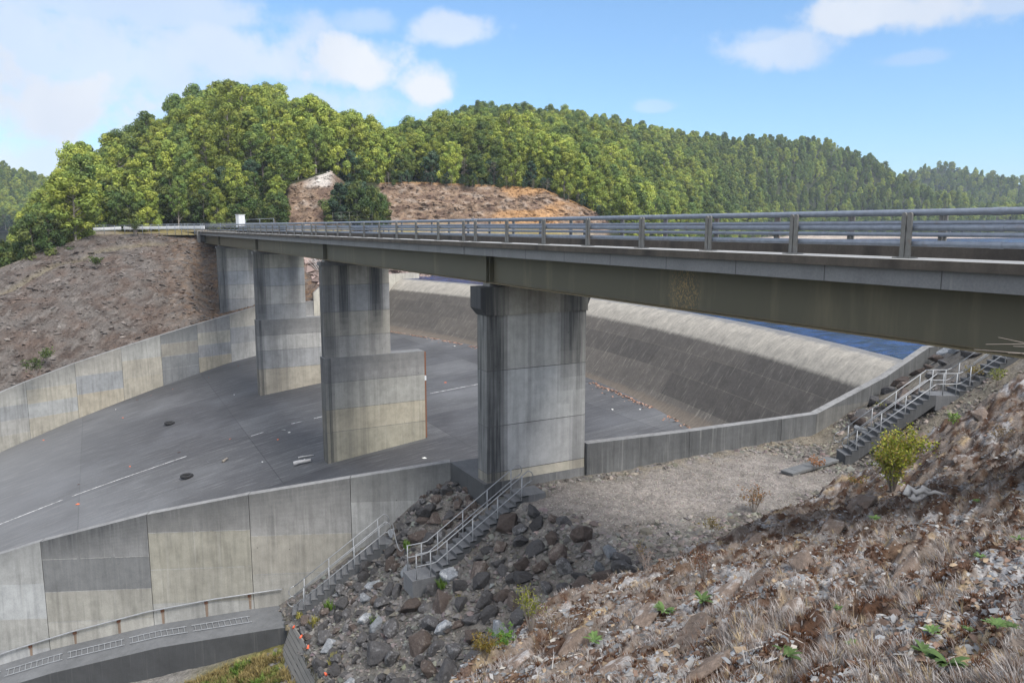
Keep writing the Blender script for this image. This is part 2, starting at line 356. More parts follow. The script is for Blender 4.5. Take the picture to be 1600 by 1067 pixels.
# ================================================================== piers
def floor_z(x): return np.interp(x, [-80, -50, -30, -21, -16.5, -12.5, -8, 0, 7.4, 12.8, 18.3, 27, 40], [-42, -30.5, -23.6, -20.8, -19.5, -18.5, -17.45, -15.85, -14.95, -14.5, -14.05, -13.3, -13.2])
GREY = (.245, .244, .240); BEIGE = (.325, .312, .278); PALE = (.35, .348, .336); BLUE = (.275, .280, .284); DARK = (.11, .112, .115); WARM = (.335, .308, .255); MID = (.29, .286, .275)
def grid_face(mb, P, lifts, stain, nx=26, nz=3):
    """P(s,z)->point for s 0..1; lifts=[(z0,z1,col)] ; stain(s,z)->dark water stain amount: polygons coloured per cell"""
    for z0, z1, col in lifts:
        for k in range(nx):
            for q in range(nz):
                a, b = k/nx, (k+1)/nx; c, d = z0+(z1-z0)*q/nz, z0+(z1-z0)*(q+1)/nz
                mb.poly([P(a, c), P(b, c), P(b, d), P(a, d)], (*col, stain((a+b)/2, (c+d)/2)))
def pier(i, lifts, streaks, zb, label, cap=False, podium=None):
    y0, y1 = i*L-1.21, i*L-.36; x0, x1 = .16, 4.9
    t = empty('bridge_pier', (2.5, i*L-.78, zb), label, 'pier', 'concrete piers under the bridge')
    off = np.array([2.5, i*L-.78, zb])
    def st(s, z):
        v = 0
        for c, w, a, zt in streaks:
            d = abs(s-c)/w
            v = max(v, a*max(0, 1-d**3)*(1 if z > zt else max(0, 1-(zt-z)/3.)))
        return v
    m = MB(); nz = 4
    for (z0, z1, col) in lifts:
        pr = .0
        def face(A, B, nx, f):
            grid_face(m, lambda s, z: np.array([A[0]+(B[0]-A[0])*s, A[1]+(B[1]-A[1])*s, z])-off, [(z0, z1, col)], f, nx, nz)
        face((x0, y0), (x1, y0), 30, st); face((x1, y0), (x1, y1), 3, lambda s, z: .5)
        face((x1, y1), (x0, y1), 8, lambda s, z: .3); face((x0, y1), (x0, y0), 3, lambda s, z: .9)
        # lift joint: thin recessed dark line
        m.box(x0-.004-off[0], x1+.004-off[0], y0-.004-off[1], y1+.004-off[1], z0-off[2]-.012, z0-off[2]+.012, (*DARK, .3))
    z = lifts[-1][1]-off[2]; m.poly([(x0-off[0], y0-off[1], z), (x1-off[0], y0-off[1], z), (x1-off[0], y1-off[1], z), (x0-off[0], y1-off[1], z)], (*GREY, .5))
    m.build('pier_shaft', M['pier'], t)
    zt = -1.76
    c = MB()
    if cap:
        prof = [(-.12, zt-.85), (-.12, zt), (5.08, zt), (5.08, zt-.62), (4.93, zt-.95), (4.93, zt-1.15), (.14, zt-1.15), (.08, zt-1.08)]
        prof = [(x-off[0], zz-off[2]) for x, zz in prof]
        c.prism(prof, y0-.05-off[1], y1+.05-off[1], (*GREY, .55))
        # stain carried over the cap face
        c.c = [(*DARK, .8)]*len(c.c)
        yy = y0-.055-off[1]
        for k in range(28):
            a, b = .12+4.83*k/28, .12+4.83*(k+1)/28
            c.poly([(a-off[0], yy, zt-1.15-off[2]), (b-off[0], yy, zt-1.15-off[2]), (b-off[0], yy, zt-.0-off[2]), (a-off[0], yy, zt-.0-off[2])], (.41, .40, .35, st((k+.5)/28, -2.)))
    else:
        c.box(.06-off[0], 5.0-off[0], y0-.04-off[1], y1+.04-off[1], zt-.25-off[2], zt-off[2], (*GREY, .6))
    c.build('pier_cap', M['pier'], t)
    for gx in (.62, 4.58):
        b = MB(); b.box(gx-.25-off[0], gx+.25-off[0], y0+.12-off[1], y1-.12-off[1], zt-off[2]+.002, zt-off[2]+.125); bb = b.build('bearing', M['galv_post'], t)
    if podium:
        plifts, pst = podium; a0, a1 = .08, 7.42; b0, b1 = y0-.16, y1+.16
        m = MB()
        for z0, z1, col in plifts:
            def bot(x): return max(z0, floor_z(x)-.15) if z0 < -15 else z0
            n = 34
            for k in range(n):
                xa, xb = a0+(a1-a0)*k/n, a0+(a1-a0)*(k+1)/n
                for q in range(3):
                    f0, f1 = q/3, (q+1)/3; za, zb_ = bot(xa), bot(xb)
                    zm = z0+(z1-z0)*(f0+f1)/2
                    sv = pst((k+.5)/n, zm)
                    m.poly([np.array([xa, b0, za+(z1-za)*f0])-off, np.array([xb, b0, zb_+(z1-zb_)*f0])-off, np.array([xb, b0, zb_+(z1-zb_)*f1])-off, np.array([xa, b0, za+(z1-za)*f1])-off], (*col, sv))
            zz = z0-.3 if z0 < -15 else z0
            for A, B, s in (((a1, b0), (a1, b1), .4), ((a1, b1), (a0, b1), .3), ((a0, b1), (a0, b0), .85)):
                m.poly([np.array([A[0], A[1], zz])-off, np.array([B[0], B[1], zz])-off, np.array([B[0], B[1], z1])-off, np.array([A[0], A[1], z1])-off], (*col, s))
            if z0 > -15: m.box(a0-.004-off[0], a1+.004-off[0], b0-.004-off[1], b1+.004-off[1], z0-off[2]-.012, z0-off[2]+.012, (*DARK, .3))
        zt2 = plifts[-1][1]-off[2]; m.poly([(a0-off[0], b0-off[1], zt2), (a1-off[0], b0-off[1], zt2), (a1-off[0], b1-off[1], zt2), (a0-off[0], b1-off[1], zt2)], (*BLUE, .35))
        m.build('pier_base', M['pier'], t)
    return t, off
pst = lambda s, z: max(.0, .8*(1-abs(s-.04)/.05), .35*(1-abs(s-.22)/.12), .42*sstep(-10.5, -8.4, z)*.8, .35*(1-abs(s-.36)/.05))
pier(0, [(-14.5, -10.75, (.50, .49, .46)), (-10.75, -9.4, (.55, .52, .44)), (-9.4, -7.45, (.45, .46, .465)), (-7.45, -5.15, (.50, .515, .515)), (-5.15, -2.9, (.47, .475, .455)), (-2.9, -1.78, (.41, .40, .35))],
     [(.02, .2, .95, -9.6), (.86, .16, .85, -4.6), (.52, .05, .25, -4.), (.95, .07, .75, -5.6), (.93, .10, .5, -11), (.42, .03, .25, -5)], -10.3, 'tall concrete pier with bracketed cap, nearest and largest of the four', True)
t, off = pier(1, [(-8.6, -6.9, MID), (-6.9, -5.2, BEIGE), (-5.2, -3.35, BLUE), (-3.35, -1.78, BEIGE)], [(.30, .10, .95, -4.9), (.08, .12, .7, -7.5), (.80, .12, .95, -4.7), (.72, .05, .5, -6.5)], -15.5,
     'concrete pier on a tall blocky base with a rusty nosing, second from the right end', False,
     ([(-15.9, -13.6, (.30, .285, .23)), (-13.6, -12.0, (.345, .32, .255)), (-12.0, -10.1, (.30, .30, .28)), (-10.1, -8.37, GREY)], pst))
m = MB()
for z0, z1, c, mt in ((-14.9, -12.5, 0, 'rust'), (-12.47, -10.6, 0, 'rust'), (-10.2, -8.45, 0, 'rust')): m.box(7.423-off[0], 7.56-off[0], L-1.33-off[1], L-.22-off[1], max(z0, -14.95)-off[2], z1-off[2])
m.build('steel_nosing', M['rust'], t)
m = MB(); m.box(7.423-off[0], 7.565-off[0], L-1.335-off[1], L-.215-off[1], -10.57-off[2], -10.23-off[2]); m.build('gauge_board', M['white'], t)
pier(2, [(-8.6, -6.9, BLUE), (-6.9, -5.1, PALE), (-5.1, -3.35, (.30, .315, .33)), (-3.35, -1.78, (.33, .325, .285))], [(.1, .14, .85, -7.5), (.27, .04, .35, -7), (.78, .13, .5, -6.2)], -15.5,
     'concrete pier on a long grey and tan base, third from the right end', False,
     ([(-15.9, -13.2, WARM), (-13.2, -11.4, BLUE), (-11.4, -9.9, PALE), (-9.9, -8.37, GREY)], pst))
pier(3, [(-10.6, -8.4, BLUE), (-8.4, -6.6, PALE), (-6.6, -4.9, (.30, .315, .33)), (-4.9, -3.2, PALE), (-3.2, -1.78, (.31, .31, .28))], [(.1, .16, .8, -9.5), (.85, .1, .6, -4.)], -10.4,
     'concrete pier rising from the top of the far chute wall beside the rocky bank')
# far abutment
m = MB(); m.box(-.45, 5.6, 88.4, 89.6, -4.6, .0, (*GREY, .45)); m.box(-.5, -.1, 88.0, 92.0, -3.3, .1, (*MID, .3)); o = m.build('bridge_abutment', M['pier']); tag(o, 'grey concrete abutment under the far end of the bridge, cut into the bank', 'abutment')

# ================================================================== chute floor and weir
xs = np.concatenate([np.arange(-60, -22, 2.0), np.arange(-22, 30.1, .5)]); ys = np.arange(-1, 84, 1.0)
X, Y = np.meshgrid(xs, ys, indexing='ij'); Z = floor_z(X)
def grid_mesh(name, X, Y, Z, tone=None, uv=None, smooth=True, mask=None):
    nx, ny = X.shape; V = np.stack([X, Y, Z], -1).reshape(-1, 3); i = np.arange(nx*ny).reshape(nx, ny)
    F = np.stack([i[:-1, :-1], i[1:, :-1], i[1:, 1:], i[:-1, 1:]], -1).reshape(-1, 4)
    if mask is not None:
        mk = (mask[:-1, :-1] | mask[1:, :-1] | mask[1:, 1:] | mask[:-1, 1:]).ravel(); F = F[mk]
    return np_mesh(name, V, F, 4, None if tone is None else tone.reshape(-1, tone.shape[-1]), None if uv is None else uv.reshape(-1, 2), smooth)
o = obj('spillway_floor', grid_mesh('spillway_floor', X, Y, Z, None, np.stack([X, Y], -1)), M['floor']); tag(o, kind='structure')
def strip(pts, w, up=.006, n=10):
    m = MB()
    for (x0, y0), (x1, y1) in zip(pts, pts[1:]):
        for k in range(n):
            a, b = k/n, (k+1)/n; xa, ya, xb, yb = x0+(x1-x0)*a, y0+(y1-y0)*a, x0+(x1-x0)*b, y0+(y1-y0)*b
            d = np.array([xb-xa, yb-ya]); d /= np.hypot(*d); nn = np.array([-d[1], d[0]])*w/2
            za, zb = floor_z(xa)+up, floor_z(xb)+up
            m.poly([(xa+nn[0], ya+nn[1], za), (xa-nn[0], ya-nn[1], za), (xb-nn[0], yb-nn[1], zb), (xb+nn[0], yb+nn[1], zb)])
    return m
mk = MB()
for a, b in (((-45, 36.3), (-20.8, 36.3)), ((-20.8, 36.3), (-8.0, 36.3)), ((12.9, 36.3), (18.2, 36.3)), ((-3.0, 36.3), (-2.0, 36.3)), ((.3, 36.3), (1.2, 36.3)), ((2.2, 36.3), (3.2, 36.3))):
    s = strip([a, b], .13); i = len(mk.v); mk.v += s.v; mk.f += [tuple(i+q for q in f) for f in s.f]; mk.c += s.c
o = mk.build('floor_line', M['line']); tag(o, kind='structure')
# weir: arc in plan, S-shaped face
RC = 118.; CX, CY = 34.5-RC, 40.
PROF = [(2.5, -9.5), (1.2, -7.6), (.5, -7.1), (0, -6.99), (-.9, -7.12), (-1.7, -7.42), (-2.3, -7.78), (-2.9, -8.25), (-3.5, -8.85), (-4.1, -9.5), (-4.8, -10.3), (-5.5, -11.1), (-6.1, -11.8), (-6.6, -12.4), (-7.0, -12.85), (-7.45, -13.25), (-8.0, -13.5), (-8.6, -13.7)]
pa = np.array(PROF); sl = np.concatenate([[0], np.cumsum(np.hypot(*np.diff(pa, axis=0).T))]); s0 = sl[3]
ss = np.linspace(0, sl[-1], 70); pr_ = np.interp(ss, sl, pa[:, 0]); pz = np.interp(ss, sl, pa[:, 1])
k = np.array([.25, .5, .25]); pz[1:-1] = np.convolve(pz, k, 'valid'); pr_[1:-1] = np.convolve(pr_, k, 'valid')
yy = np.arange(-1.2, 82.01, .5)
A = np.arcsin((yy-CY)/RC)
yy = np.minimum(yy, 81.9); AA, RRr = np.meshgrid(A, pr_, indexing='ij'); 
X = CX+(RC+RRr)*np.cos(AA); Y = CY+(RC)*np.sin(AA)+0*RRr; Z = np.broadcast_to(pz, X.shape)+fbm(X*.5, Y*.5, 3, 5)*.02
UVw = np.stack([AA*RC, np.broadcast_to(ss-s0, X.shape)], -1)
wr = empty('overflow_weir', (30, 38, -13.4), 'long curved concrete overflow weir with a pale streaked crest holding back the blue reservoir', 'weir')
o = obj('weir_face', grid_mesh('weir_face', X-30, Y-38, Z+13.4, None, UVw), M['weir'], wr)

# ================================================================== chute walls
def wall_panel(parent, name, A, B, zt, zb, lifts, thick, stain, nx=14, mat='concrete', proud=.0, top=(.25, .25, .25), bloom=True):
    """panel from A to B (x,y); zt,zb = (at A, at B); lifts = [(z,colour)] upper limits from the bottom, last one runs to the sloping top; thick = vector to the far side"""
    A = np.array(A, float); B = np.array(B, float); th = np.array(thick, float); m = MB(); d = (B-A)/np.hypot(*(B-A)); A = A+d*.012; B = B-d*.012
    zlo = -99
    zs = [min(zb)]+[z for z, c in lifts[:-1]]
    for q, (z, col) in enumerate(lifts):
        last = q == len(lifts)-1; off = (.006 if q % 2 else 0)+proud
        nn = -th/np.hypot(*th)*off
        for k in range(nx):
            s0, s1 = k/nx, (k+1)/nx
            ta, tb = zt[0]+(zt[1]-zt[0])*s0, zt[0]+(zt[1]-zt[0])*s1; ba, bb = zb[0]+(zb[1]-zb[0])*s0, zb[0]+(zb[1]-zb[0])*s1
            lo_a = ba if q == 0 else min(max(zs[q], ba), ta); lo_b = bb if q == 0 else min(max(zs[q], bb), tb)
            hi_a = ta if last else min(max(z, ba), ta); hi_b = tb if last else min(max(z, bb), tb)
            if hi_a-lo_a < 1e-3 and hi_b-lo_b < 1e-3: continue
            P0 = A+(B-A)*s0+nn; P1 = A+(B-A)*s1+nn; nq = 10
            for r in range(nq):
                f0, f1 = r/nq, (r+1)/nq; zm = lo_a+(hi_a-lo_a)*(f0+f1)/2; rel = (ta+tb)/2-zm
                m.poly([(*P0, lo_a+(hi_a-lo_a)*f0), (*P1, lo_b+(hi_b-lo_b)*f0), (*P1, lo_b+(hi_b-lo_b)*f1), (*P0, lo_a+(hi_a-lo_a)*f1)], (*col, stain(q, (s0+s1)/2, rel)))
    for q, (z, col) in enumerate(lifts[:-1]):       # pale lime bloom along the pour joint
        nn = -th/np.hypot(*th)*(proud+.010)
        if not bloom: break
        for k in range(nx*2):
            if rng.random() < .12: continue
            s0, s1 = k/nx/2, (k+1)/nx/2; h = rng.uniform(.004, .022); lim = zt[0]+(zt[1]-zt[0])*s0
            if z+.06 > lim or z < max(zb)+.1: continue
            P0 = A+(B-A)*s0+nn; P1 = A+(B-A)*s1+nn; m.poly([(*P0, z-h), (*P1, z-h), (*P1, z+.012), (*P0, z+.012)], (.36, .36, .35, 0.))
    P = [A, B, B+th, A+th]
    m.poly([(*P[0], zt[0]), (*P[1], zt[1]), (*P[2], zt[1]), (*P[3], zt[0])], (*top, .12))
    m.poly([(*P[2], zb[1]), (*P[3], zb[0]), (*P[3], zt[0]), (*P[2], zt[1])], (*GREY, .4))
    for a, b, i in ((P[0], P[3], 0), (P[1], P[2], 1)): m.poly([(*a, zb[i]), (*b, zb[i]), (*b, zt[i]), (*a, zt[i])], (*GREY, .5))
    return m.build(name, M[mat], parent)
nearw = empty('chute_wall', (-12, 7.3, -17), 'tall panelled concrete wall with dark run marks, seen from outside beside the lower stairs and walkway', 'wall')
off = np.array([-12, 7.3, -17.])
NX = [0, -4.08, -8.15, -12.17, -16.31, -20.4, -24.5, -28.6, -32.7]; NZ = [-9.81, -10.42, -11.05, -11.81, -12.88, -14.2, -15.8, -17.5, -19.3]
ny = lambda x: 2.2-.4261*x
nlift = [[(-13.0, (0.346, 0.348, 0.340)), (-11.55, (0.375, 0.377, 0.369)), (0, (0.303, 0.305, 0.297))],
         [(-16.2, (0.346, 0.348, 0.340)), (-14.75, (0.346, 0.337, 0.308)), (-12.95, (0.353, 0.337, 0.297)), (0, (0.278, 0.276, 0.270))][1:],
         [(-15.95, (0.389, 0.388, 0.369)), (-14.35, (0.346, 0.334, 0.290)), (-12.65, (0.324, 0.312, 0.265)), (0, (0.256, 0.255, 0.250))],
         [(-16.6, (0.411, 0.402, 0.369)), (-15.2, (0.335, 0.327, 0.294)), (-13.7, (0.270, 0.276, 0.279)), (0, (0.242, 0.245, 0.247))],
         [(-17.8, (0.389, 0.395, 0.398)), (-16.4, (0.346, 0.345, 0.326)), (-14.75, (0.396, 0.409, 0.412)), (0, (0.324, 0.330, 0.326))],
         [(-17.8, BEIGE), (-16, PALE), (0, GREY)], [(-18.5, BEIGE), (0, GREY)], [(-20, BEIGE), (0, GREY)]]
top_st = [.55, .62, .70, .75, .35, .5, .5, .5]
for i in range(8):
    a, b = NX[i], NX[i+1]; ts = top_st[i]
    def st(q, s, rel, ts=ts, i=i, nl=len(nlift[i])):
        v = ts*max(0, 1-rel/1.9) if q == nl-1 else .10
        if i == 3 and q == nl-2: v = .45
        return v
    wall_panel(nearw, 'wall_panel', (a-off[0], ny(a)-off[1]), (b-off[0], ny(b)-off[1]), (NZ[i]-off[2], NZ[i+1]-off[2]), (min(-16.5, NZ[i]-6.8)-off[2], min(-16.5, NZ[i+1]-6.8)-off[2]),
               [(z-off[2], c) for z, c in nlift[i]], (.16, .38), st)
# return wall and the ledge that carries the nearest pier
m = MB()
def lf(P, z0, z1, col, s, nx=12):
    (a, b) = P
    for k in range(nx):
        for q in range(3):
            s0, s1 = k/nx, (k+1)/nx; c, d = z0+(z1-z0)*q/3, z0+(z1-z0)*(q+1)/3
            f = lambda t, z: np.array([a[0]+(b[0]-a[0])*t, a[1]+(b[1]-a[1])*t, z])-off
            m.poly([f(s0, c), f(s1, c), f(s1, d), f(s0, d)], (*col, s((s0+s1)/2, (c+d)/2)))
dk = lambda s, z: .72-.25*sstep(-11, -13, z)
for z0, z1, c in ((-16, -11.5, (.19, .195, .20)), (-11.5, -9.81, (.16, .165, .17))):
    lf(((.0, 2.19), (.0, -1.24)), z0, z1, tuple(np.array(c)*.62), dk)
for z0, z1, c in ((-16, -12.2, BEIGE), (-12.2, -10.6, (.25, .26, .27)), (-10.6, -9.81, (.22, .225, .23))):
    lf(((.0, -1.24), (4.9, -1.24)), z0, z1 if z1 < -10 else -9.81, c, lambda s, z: .65*(1-sstep(.12, .34, s))+.12)
m.poly([np.array(p)-off for p in ((0, -1.24, -9.81), (6, -1.24, -9.81), (6, 2.2, -9.81), (0, 2.2, -9.81))], (.16, .16, .165, .5))
m.poly([np.array(p)-off for p in ((6, -1.24, -16), (6, 2.2, -16), (6, 2.2, -9.81), (6, -1.24, -9.81))], (*GREY, .4))
m.poly([np.array(p)-off for p in ((0, 2.2, -16), (6, 2.2, -16), (6, 2.2, -9.81), (0, 2.2, -9.81))], (*GREY, .4))
m.build('return_wall', M['concrete'], nearw)

upw = empty('chute_wall', (17, -1.3, -10), 'low grey concrete wall running from the nearest pier and climbing up the end of the weir', 'wall')
off = np.array([17, -1.3, -10.])
UX = [4.95, 10.73, 16.75, 19.3, 24.6, 28.3, 34, 42]; UZ = [-8.74, -8.92, -9.03, -9.06, -7.62, -6.2, -6.15, -6.15]
for i in range(7):
    wall_panel(upw, 'wall_panel', (UX[i]-off[0], -1.35-off[1]), (UX[i+1]-off[0], -1.35-off[1]), (UZ[i]-off[2], UZ[i+1]-off[2]), (-11.5-off[2], -11.5-off[2]),
               [(UZ[i+1]-1.2-off[2], (.17, .17, .165)), (0, (.135, .14, .145))] if i in (2, 3, 5) else [(0, (.125, .13, .135))], (0, .45), lambda q, s, rel: .25*max(0, 1-rel/1.2)+.15*(abs(s-.5) > .4), nx=10, bloom=False)
farw = empty('chute_wall', (-10, 66, -14), 'far concrete chute wall of grey and tan panels stepping down below the brown bank', 'wall')
off = np.array([-10, 66, -14.])
FX = [12, 8.2, 4.4, .6, -3.3, -7.4, -11.5, -15.95, -20.3, -24.6, -29, -33.5, -38]; FZ = [-9.15, -9.15, -9.17, -9.95, -10.7, -11.53, -12.43, -13.5, -14.75, -16.2, -17.8, -19.5, -21.3]
fy = lambda x: 71.7-.4073*(4.5-x)
fl = [[BLUE, PALE, GREY], [PALE, BLUE, MID], [PALE, BLUE, BEIGE], [(0.346, 0.316, 0.254), (0.260, 0.265, 0.272), (0.346, 0.334, 0.290), GREY], [(0.260, 0.269, 0.276), (0.245, 0.255, 0.261), (0.332, 0.316, 0.276), (0.231, 0.240, 0.243)], [(0.360, 0.337, 0.283), (0.364, 0.345, 0.297), (0.324, 0.327, 0.312)],
      [(0.360, 0.330, 0.268), (0.288, 0.301, 0.312), (0.346, 0.337, 0.308)], [(0.346, 0.327, 0.279), (0.324, 0.334, 0.333), (0.360, 0.341, 0.290), (0.317, 0.316, 0.297)], [(0.346, 0.334, 0.297), (0.332, 0.330, 0.315), (0.281, 0.291, 0.297), (0.324, 0.323, 0.304)], [(0.360, 0.341, 0.297), (0.353, 0.348, 0.326), (0.303, 0.309, 0.312)], [BEIGE, GREY], [BEIGE, GREY], [BEIGE, GREY]]
for i in range(12):
    a, b = FX[i], FX[i+1]; zm = (FZ[i]+FZ[i+1])/2; bot = floor_z((a+b)/2); nl = len(fl[i]); h = (zm-bot)/nl
    lifts = [(bot+h*(k+1)-off[2], c) for k, c in enumerate(fl[i])]
    def st(q, s, rel, nl=nl, i=i): return (.35*max(0, 1-rel/1.5) if q == nl-1 else .08)+(.25 if i in (4,) else 0)
    wall_panel(farw, 'wall_panel', (a-off[0], fy(a)-off[1]), (b-off[0], fy(b)-off[1]), (FZ[i]-off[2], FZ[i+1]-off[2]), (floor_z(a)-.6-off[2], floor_z(b)-.6-off[2]), lifts, (-.16, .40), st, nx=12)
o2 = empty('chute_wall', (14, 74, -9), 'pale far end wall of the weir glimpsed between the middle piers', 'wall')
off = np.array([14, 74, -9.])
for a, b, za, zb in ((12.02, 13.4, -8.1, -7.1), (13.4, 19, -7.1, -6.2), (19, 30, -6.2, -6.2)):
    wall_panel(o2, 'wall_panel', (a-off[0], fy(a)-off[1]), (b-off[0], fy(b)-off[1]), (za-off[2], zb-off[2]), (-15-off[2], -15-off[2]), [(-10.9-off[2], (.40, .38, .33)), (-9.1-off[2], (.45, .43, .37)), (0, (.42, .40, .35))], (0, .45), lambda q, s, rel: .03, nx=6)
# ================================================================== near bank terrain (one height function)
BROW = np.array([(-14.0, -26.2), (-11.6, -22.1), (-9.3, -20.0), (-7.6, -18.2), (-5.97, -16.15), (-1.98, -14.8), (4.66, -11.45), (10.27, -10.3), (15.65, -11.1), (18.4, -11.8), (24, -13.5), (45, -19)])
def brow_dist(x, y):
    """signed distance past the brow line (positive = beyond it, towards the spillway)"""
    best = np.full(np.shape(x), 1e9); sg = np.zeros(np.shape(x))
    for (x0, y0), (x1, y1) in zip(BROW, BROW[1:]):
        dx, dy = x1-x0, y1-y0; t = np.clip(((x-x0)*dx+(y-y0)*dy)/(dx*dx+dy*dy), 0, 1)
        px, py = x-(x0+t*dx), y-(y0+t*dy); d = np.hypot(px, py); s = np.sign(dx*py-dy*px)
        m = d < best; best = np.where(m, d, best); sg = np.where(m, s, sg)
    return best*sg
def F_base(x, y):
    z = -1.05-.5*(y+28.7)+.05*(x+13.43)+.065*np.maximum(0, x-6)**1.5
    z = np.minimum(z, .35+.02*z)
    return z
def V_base(x, y):
    z = -10.2-.67*np.maximum(0, .9-x)
    z = np.where((x < -7.25), np.maximum(-17.25+.23*(x+8), -26), z)
    s = .882*x-.47*y
    z = z+np.maximum(0, s-17.4)*(.36+.066*np.clip(-1.2-y, 0, 5))
    z = z+.55*np.exp(-((x+1.3)**2+(y-1.3)**2)/1.6)-.45*sstep(-.6, 1.2, y)*sstep(-1.6, -3.2, x)*(x > -7.25)-.2*sstep(-4.5, -6.5, x)*(x > -7.25)
    return np.minimum(z, -4.6+.1*(z+4.6))
def ground_parts(x, y):
    x = np.asarray(x, float); y = np.asarray(y, float)
    bd = brow_dist(x+.5*perlin(x*.35, y*.35, 3), y+.5*perlin(x*.35, y*.35, 4))
    f = F_base(x, y)
    # strata ridges running along the brow, ledges and hummocks
    al, ac = .89*x+.455*y, .89*y-.455*x; st = fbm(al*.2, ac*1.0, 4, 21)
    f = f+.30*st+.24*np.abs(fbm(al*.42, ac*2.1, 4, 27))+.13*np.abs(fbm(al*1.1, ac*4.2, 3, 29))+.10*fbm(x*1.3, y*1.3, 3, 31)+.05*np.abs(fbm(al*3., ac*9., 3, 33))+.018*fbm(x*9, y*9, 2, 35)
    f = f-np.maximum(0, bd+.3)*1.05
    v = V_base(x, y)+.12*fbm(x*.5, y*.5, 4, 41)+.05*fbm(x*2.5, y*2.5, 3, 43)
    return f, v, bd
def ground_z(x, y): f, v, b = ground_parts(x, y); return np.maximum(f, v)
def hit(px, py, d0=1.5, d1=60):
    d = ray(px, py); h = np.hypot(d[0], d[1]); t = np.linspace(d0, d1, 1200)/h
    P = CAM[None]+d[None]*t[:, None]; g = ground_z(P[:, 0], P[:, 1]); k = np.argmax(P[:, 2] < g)
    return np.array([P[k, 0], P[k, 1], g[k]])
C_SOIL = np.array((.088, .058, .040)); C_OCH = np.array((.31, .235, .14)); C_SLATE = np.array((.27, .265, .268)); C_HEATH = np.array((.16, .135, .118)); C_MOSS = np.array((.058, .030, .018)); C_PINK = np.array((.19, .15, .125))
C_GRAV = np.array((.215, .196, .18)); C_GRAV2 = np.array((.135, .128, .120)); C_RIP = np.array((.125, .115, .105)); C_GRASS = np.array((.13, .12, .045)); C_TAN = np.array((.18, .158, .125))
def lerp(a, b, t): return a+(b-a)*np.asarray(t)[..., None]
def fore_tone(x, y):
    al, ac = .89*x+.455*y, .89*y-.455*x; n1 = fbm(al*.4, ac*.9, 4, 51); n2 = fbm(al*.7+3, ac*1.9, 4, 55); n3 = fbm(al*1.2, ac*3.2, 3, 59)
    c = lerp(np.broadcast_to(C_HEATH, x.shape+(3,)), C_SLATE, sstep(.14, .30, n1)); c = lerp(c, C_OCH, sstep(.30, .5, n2)*.8)
    c = lerp(c, C_SOIL, sstep(.02, .3, -n2)); c = lerp(c, C_MOSS, sstep(.06, .22, n3)*.85); c = lerp(c, C_PINK, sstep(.2, .5, -n3)*.5); return c
def valley_tone(x, y):
    n = fbm(x*.4, y*.4, 4, 61); n2 = fbm(x*1.5, y*1.5, 3, 67)
    # gravel pad on the level bench; stonier dark strips at its edges; rock slope; grassy floor below the timber edge
    c = lerp(np.broadcast_to(C_RIP, x.shape+(3,)), C_GRAV2, sstep(-.2, .3, n))
    pad = sstep(.2, 2.6, x+2.2*n+.8*n2)*sstep(-8.4, -5.6, y+1.6*n+.7*n2+(x-1)*.12)*sstep(-1.5, -2.9, y-.09*(x-3)+1.0*n+.4*n2)*sstep(16, 13, x+1.4*n)
    c = lerp(c, C_GRAV, pad)
    tan = sstep(-1.2, -2.4, y+.5*n)*0+sstep(3, 6, x)*sstep(-3.2, -1.5, y+.4*n)*.75
    c = lerp(c, lerp(np.broadcast_to(C_TAN, x.shape+(3,)), C_GRAV2, sstep(-.15, .15, n2)), tan)
    c = lerp(c, C_TAN, sstep(15, 18, x)*sstep(-.1, .3, n)*.8)
    g = sstep(-7.0, -7.6, x); gg = lerp(np.broadcast_to(C_GRAV2*1.25, x.shape+(3,)), C_GRASS, sstep(-11.8, -10.2, x+.9*n)*sstep(5.0, 3.2, y+n)); return lerp(c, gg, g)
# polar sheet round the viewpoint: fine near, coarser far
hd = np.concatenate([np.radians(np.arange(-75, -36, 1.5)), np.radians(np.arange(-36, 41, .13)), np.radians(np.arange(41, 120, 2.0))])
Dr = np.concatenate([[.05, .5, 1.0], 1.5*np.exp(np.linspace(0, math.log(62/1.5), 520))])
HH, DD = np.meshgrid(hd, Dr, indexing='ij')
X = CAM[0]+DD*np.sin(HH+YAW); Y = CAM[1]+DD*np.cos(HH+YAW)
f, v, bd = ground_parts(X, Y); Z = np.maximum(f, v)
wf = sstep(-.15, .15, f-v)
T = fore_tone(X, Y)*wf[..., None]+valley_tone(X, Y)*(1-wf[..., None])
nearw_y = 2.2-.4261*X+.25
keep = (Y < np.where(X < 0, nearw_y, -1.0)) & ~((X > 42) & (Y > -3))
keep &= ~((X < -7.6) & (Y > 2.2-.4261*X-.2))
o = obj('ground', grid_mesh('ground', X, Y, Z, T, None, True, keep), M['ground']); tag(o, kind='structure')
# lined drain at the foot of the slope
fx = np.linspace(-2.5, 18.5, 60); fy_ = []
for q in fx:
    yy_ = np.linspace(-20, -2, 700); f, v, b = ground_parts(np.full(700, q), yy_); k = np.where(f > v)[0]; fy_.append(yy_[k[-1]] if len(k) else -9.)
fy_ = np.convolve(np.pad(fy_, 5, mode='edge'), np.ones(11)/11, 'valid')
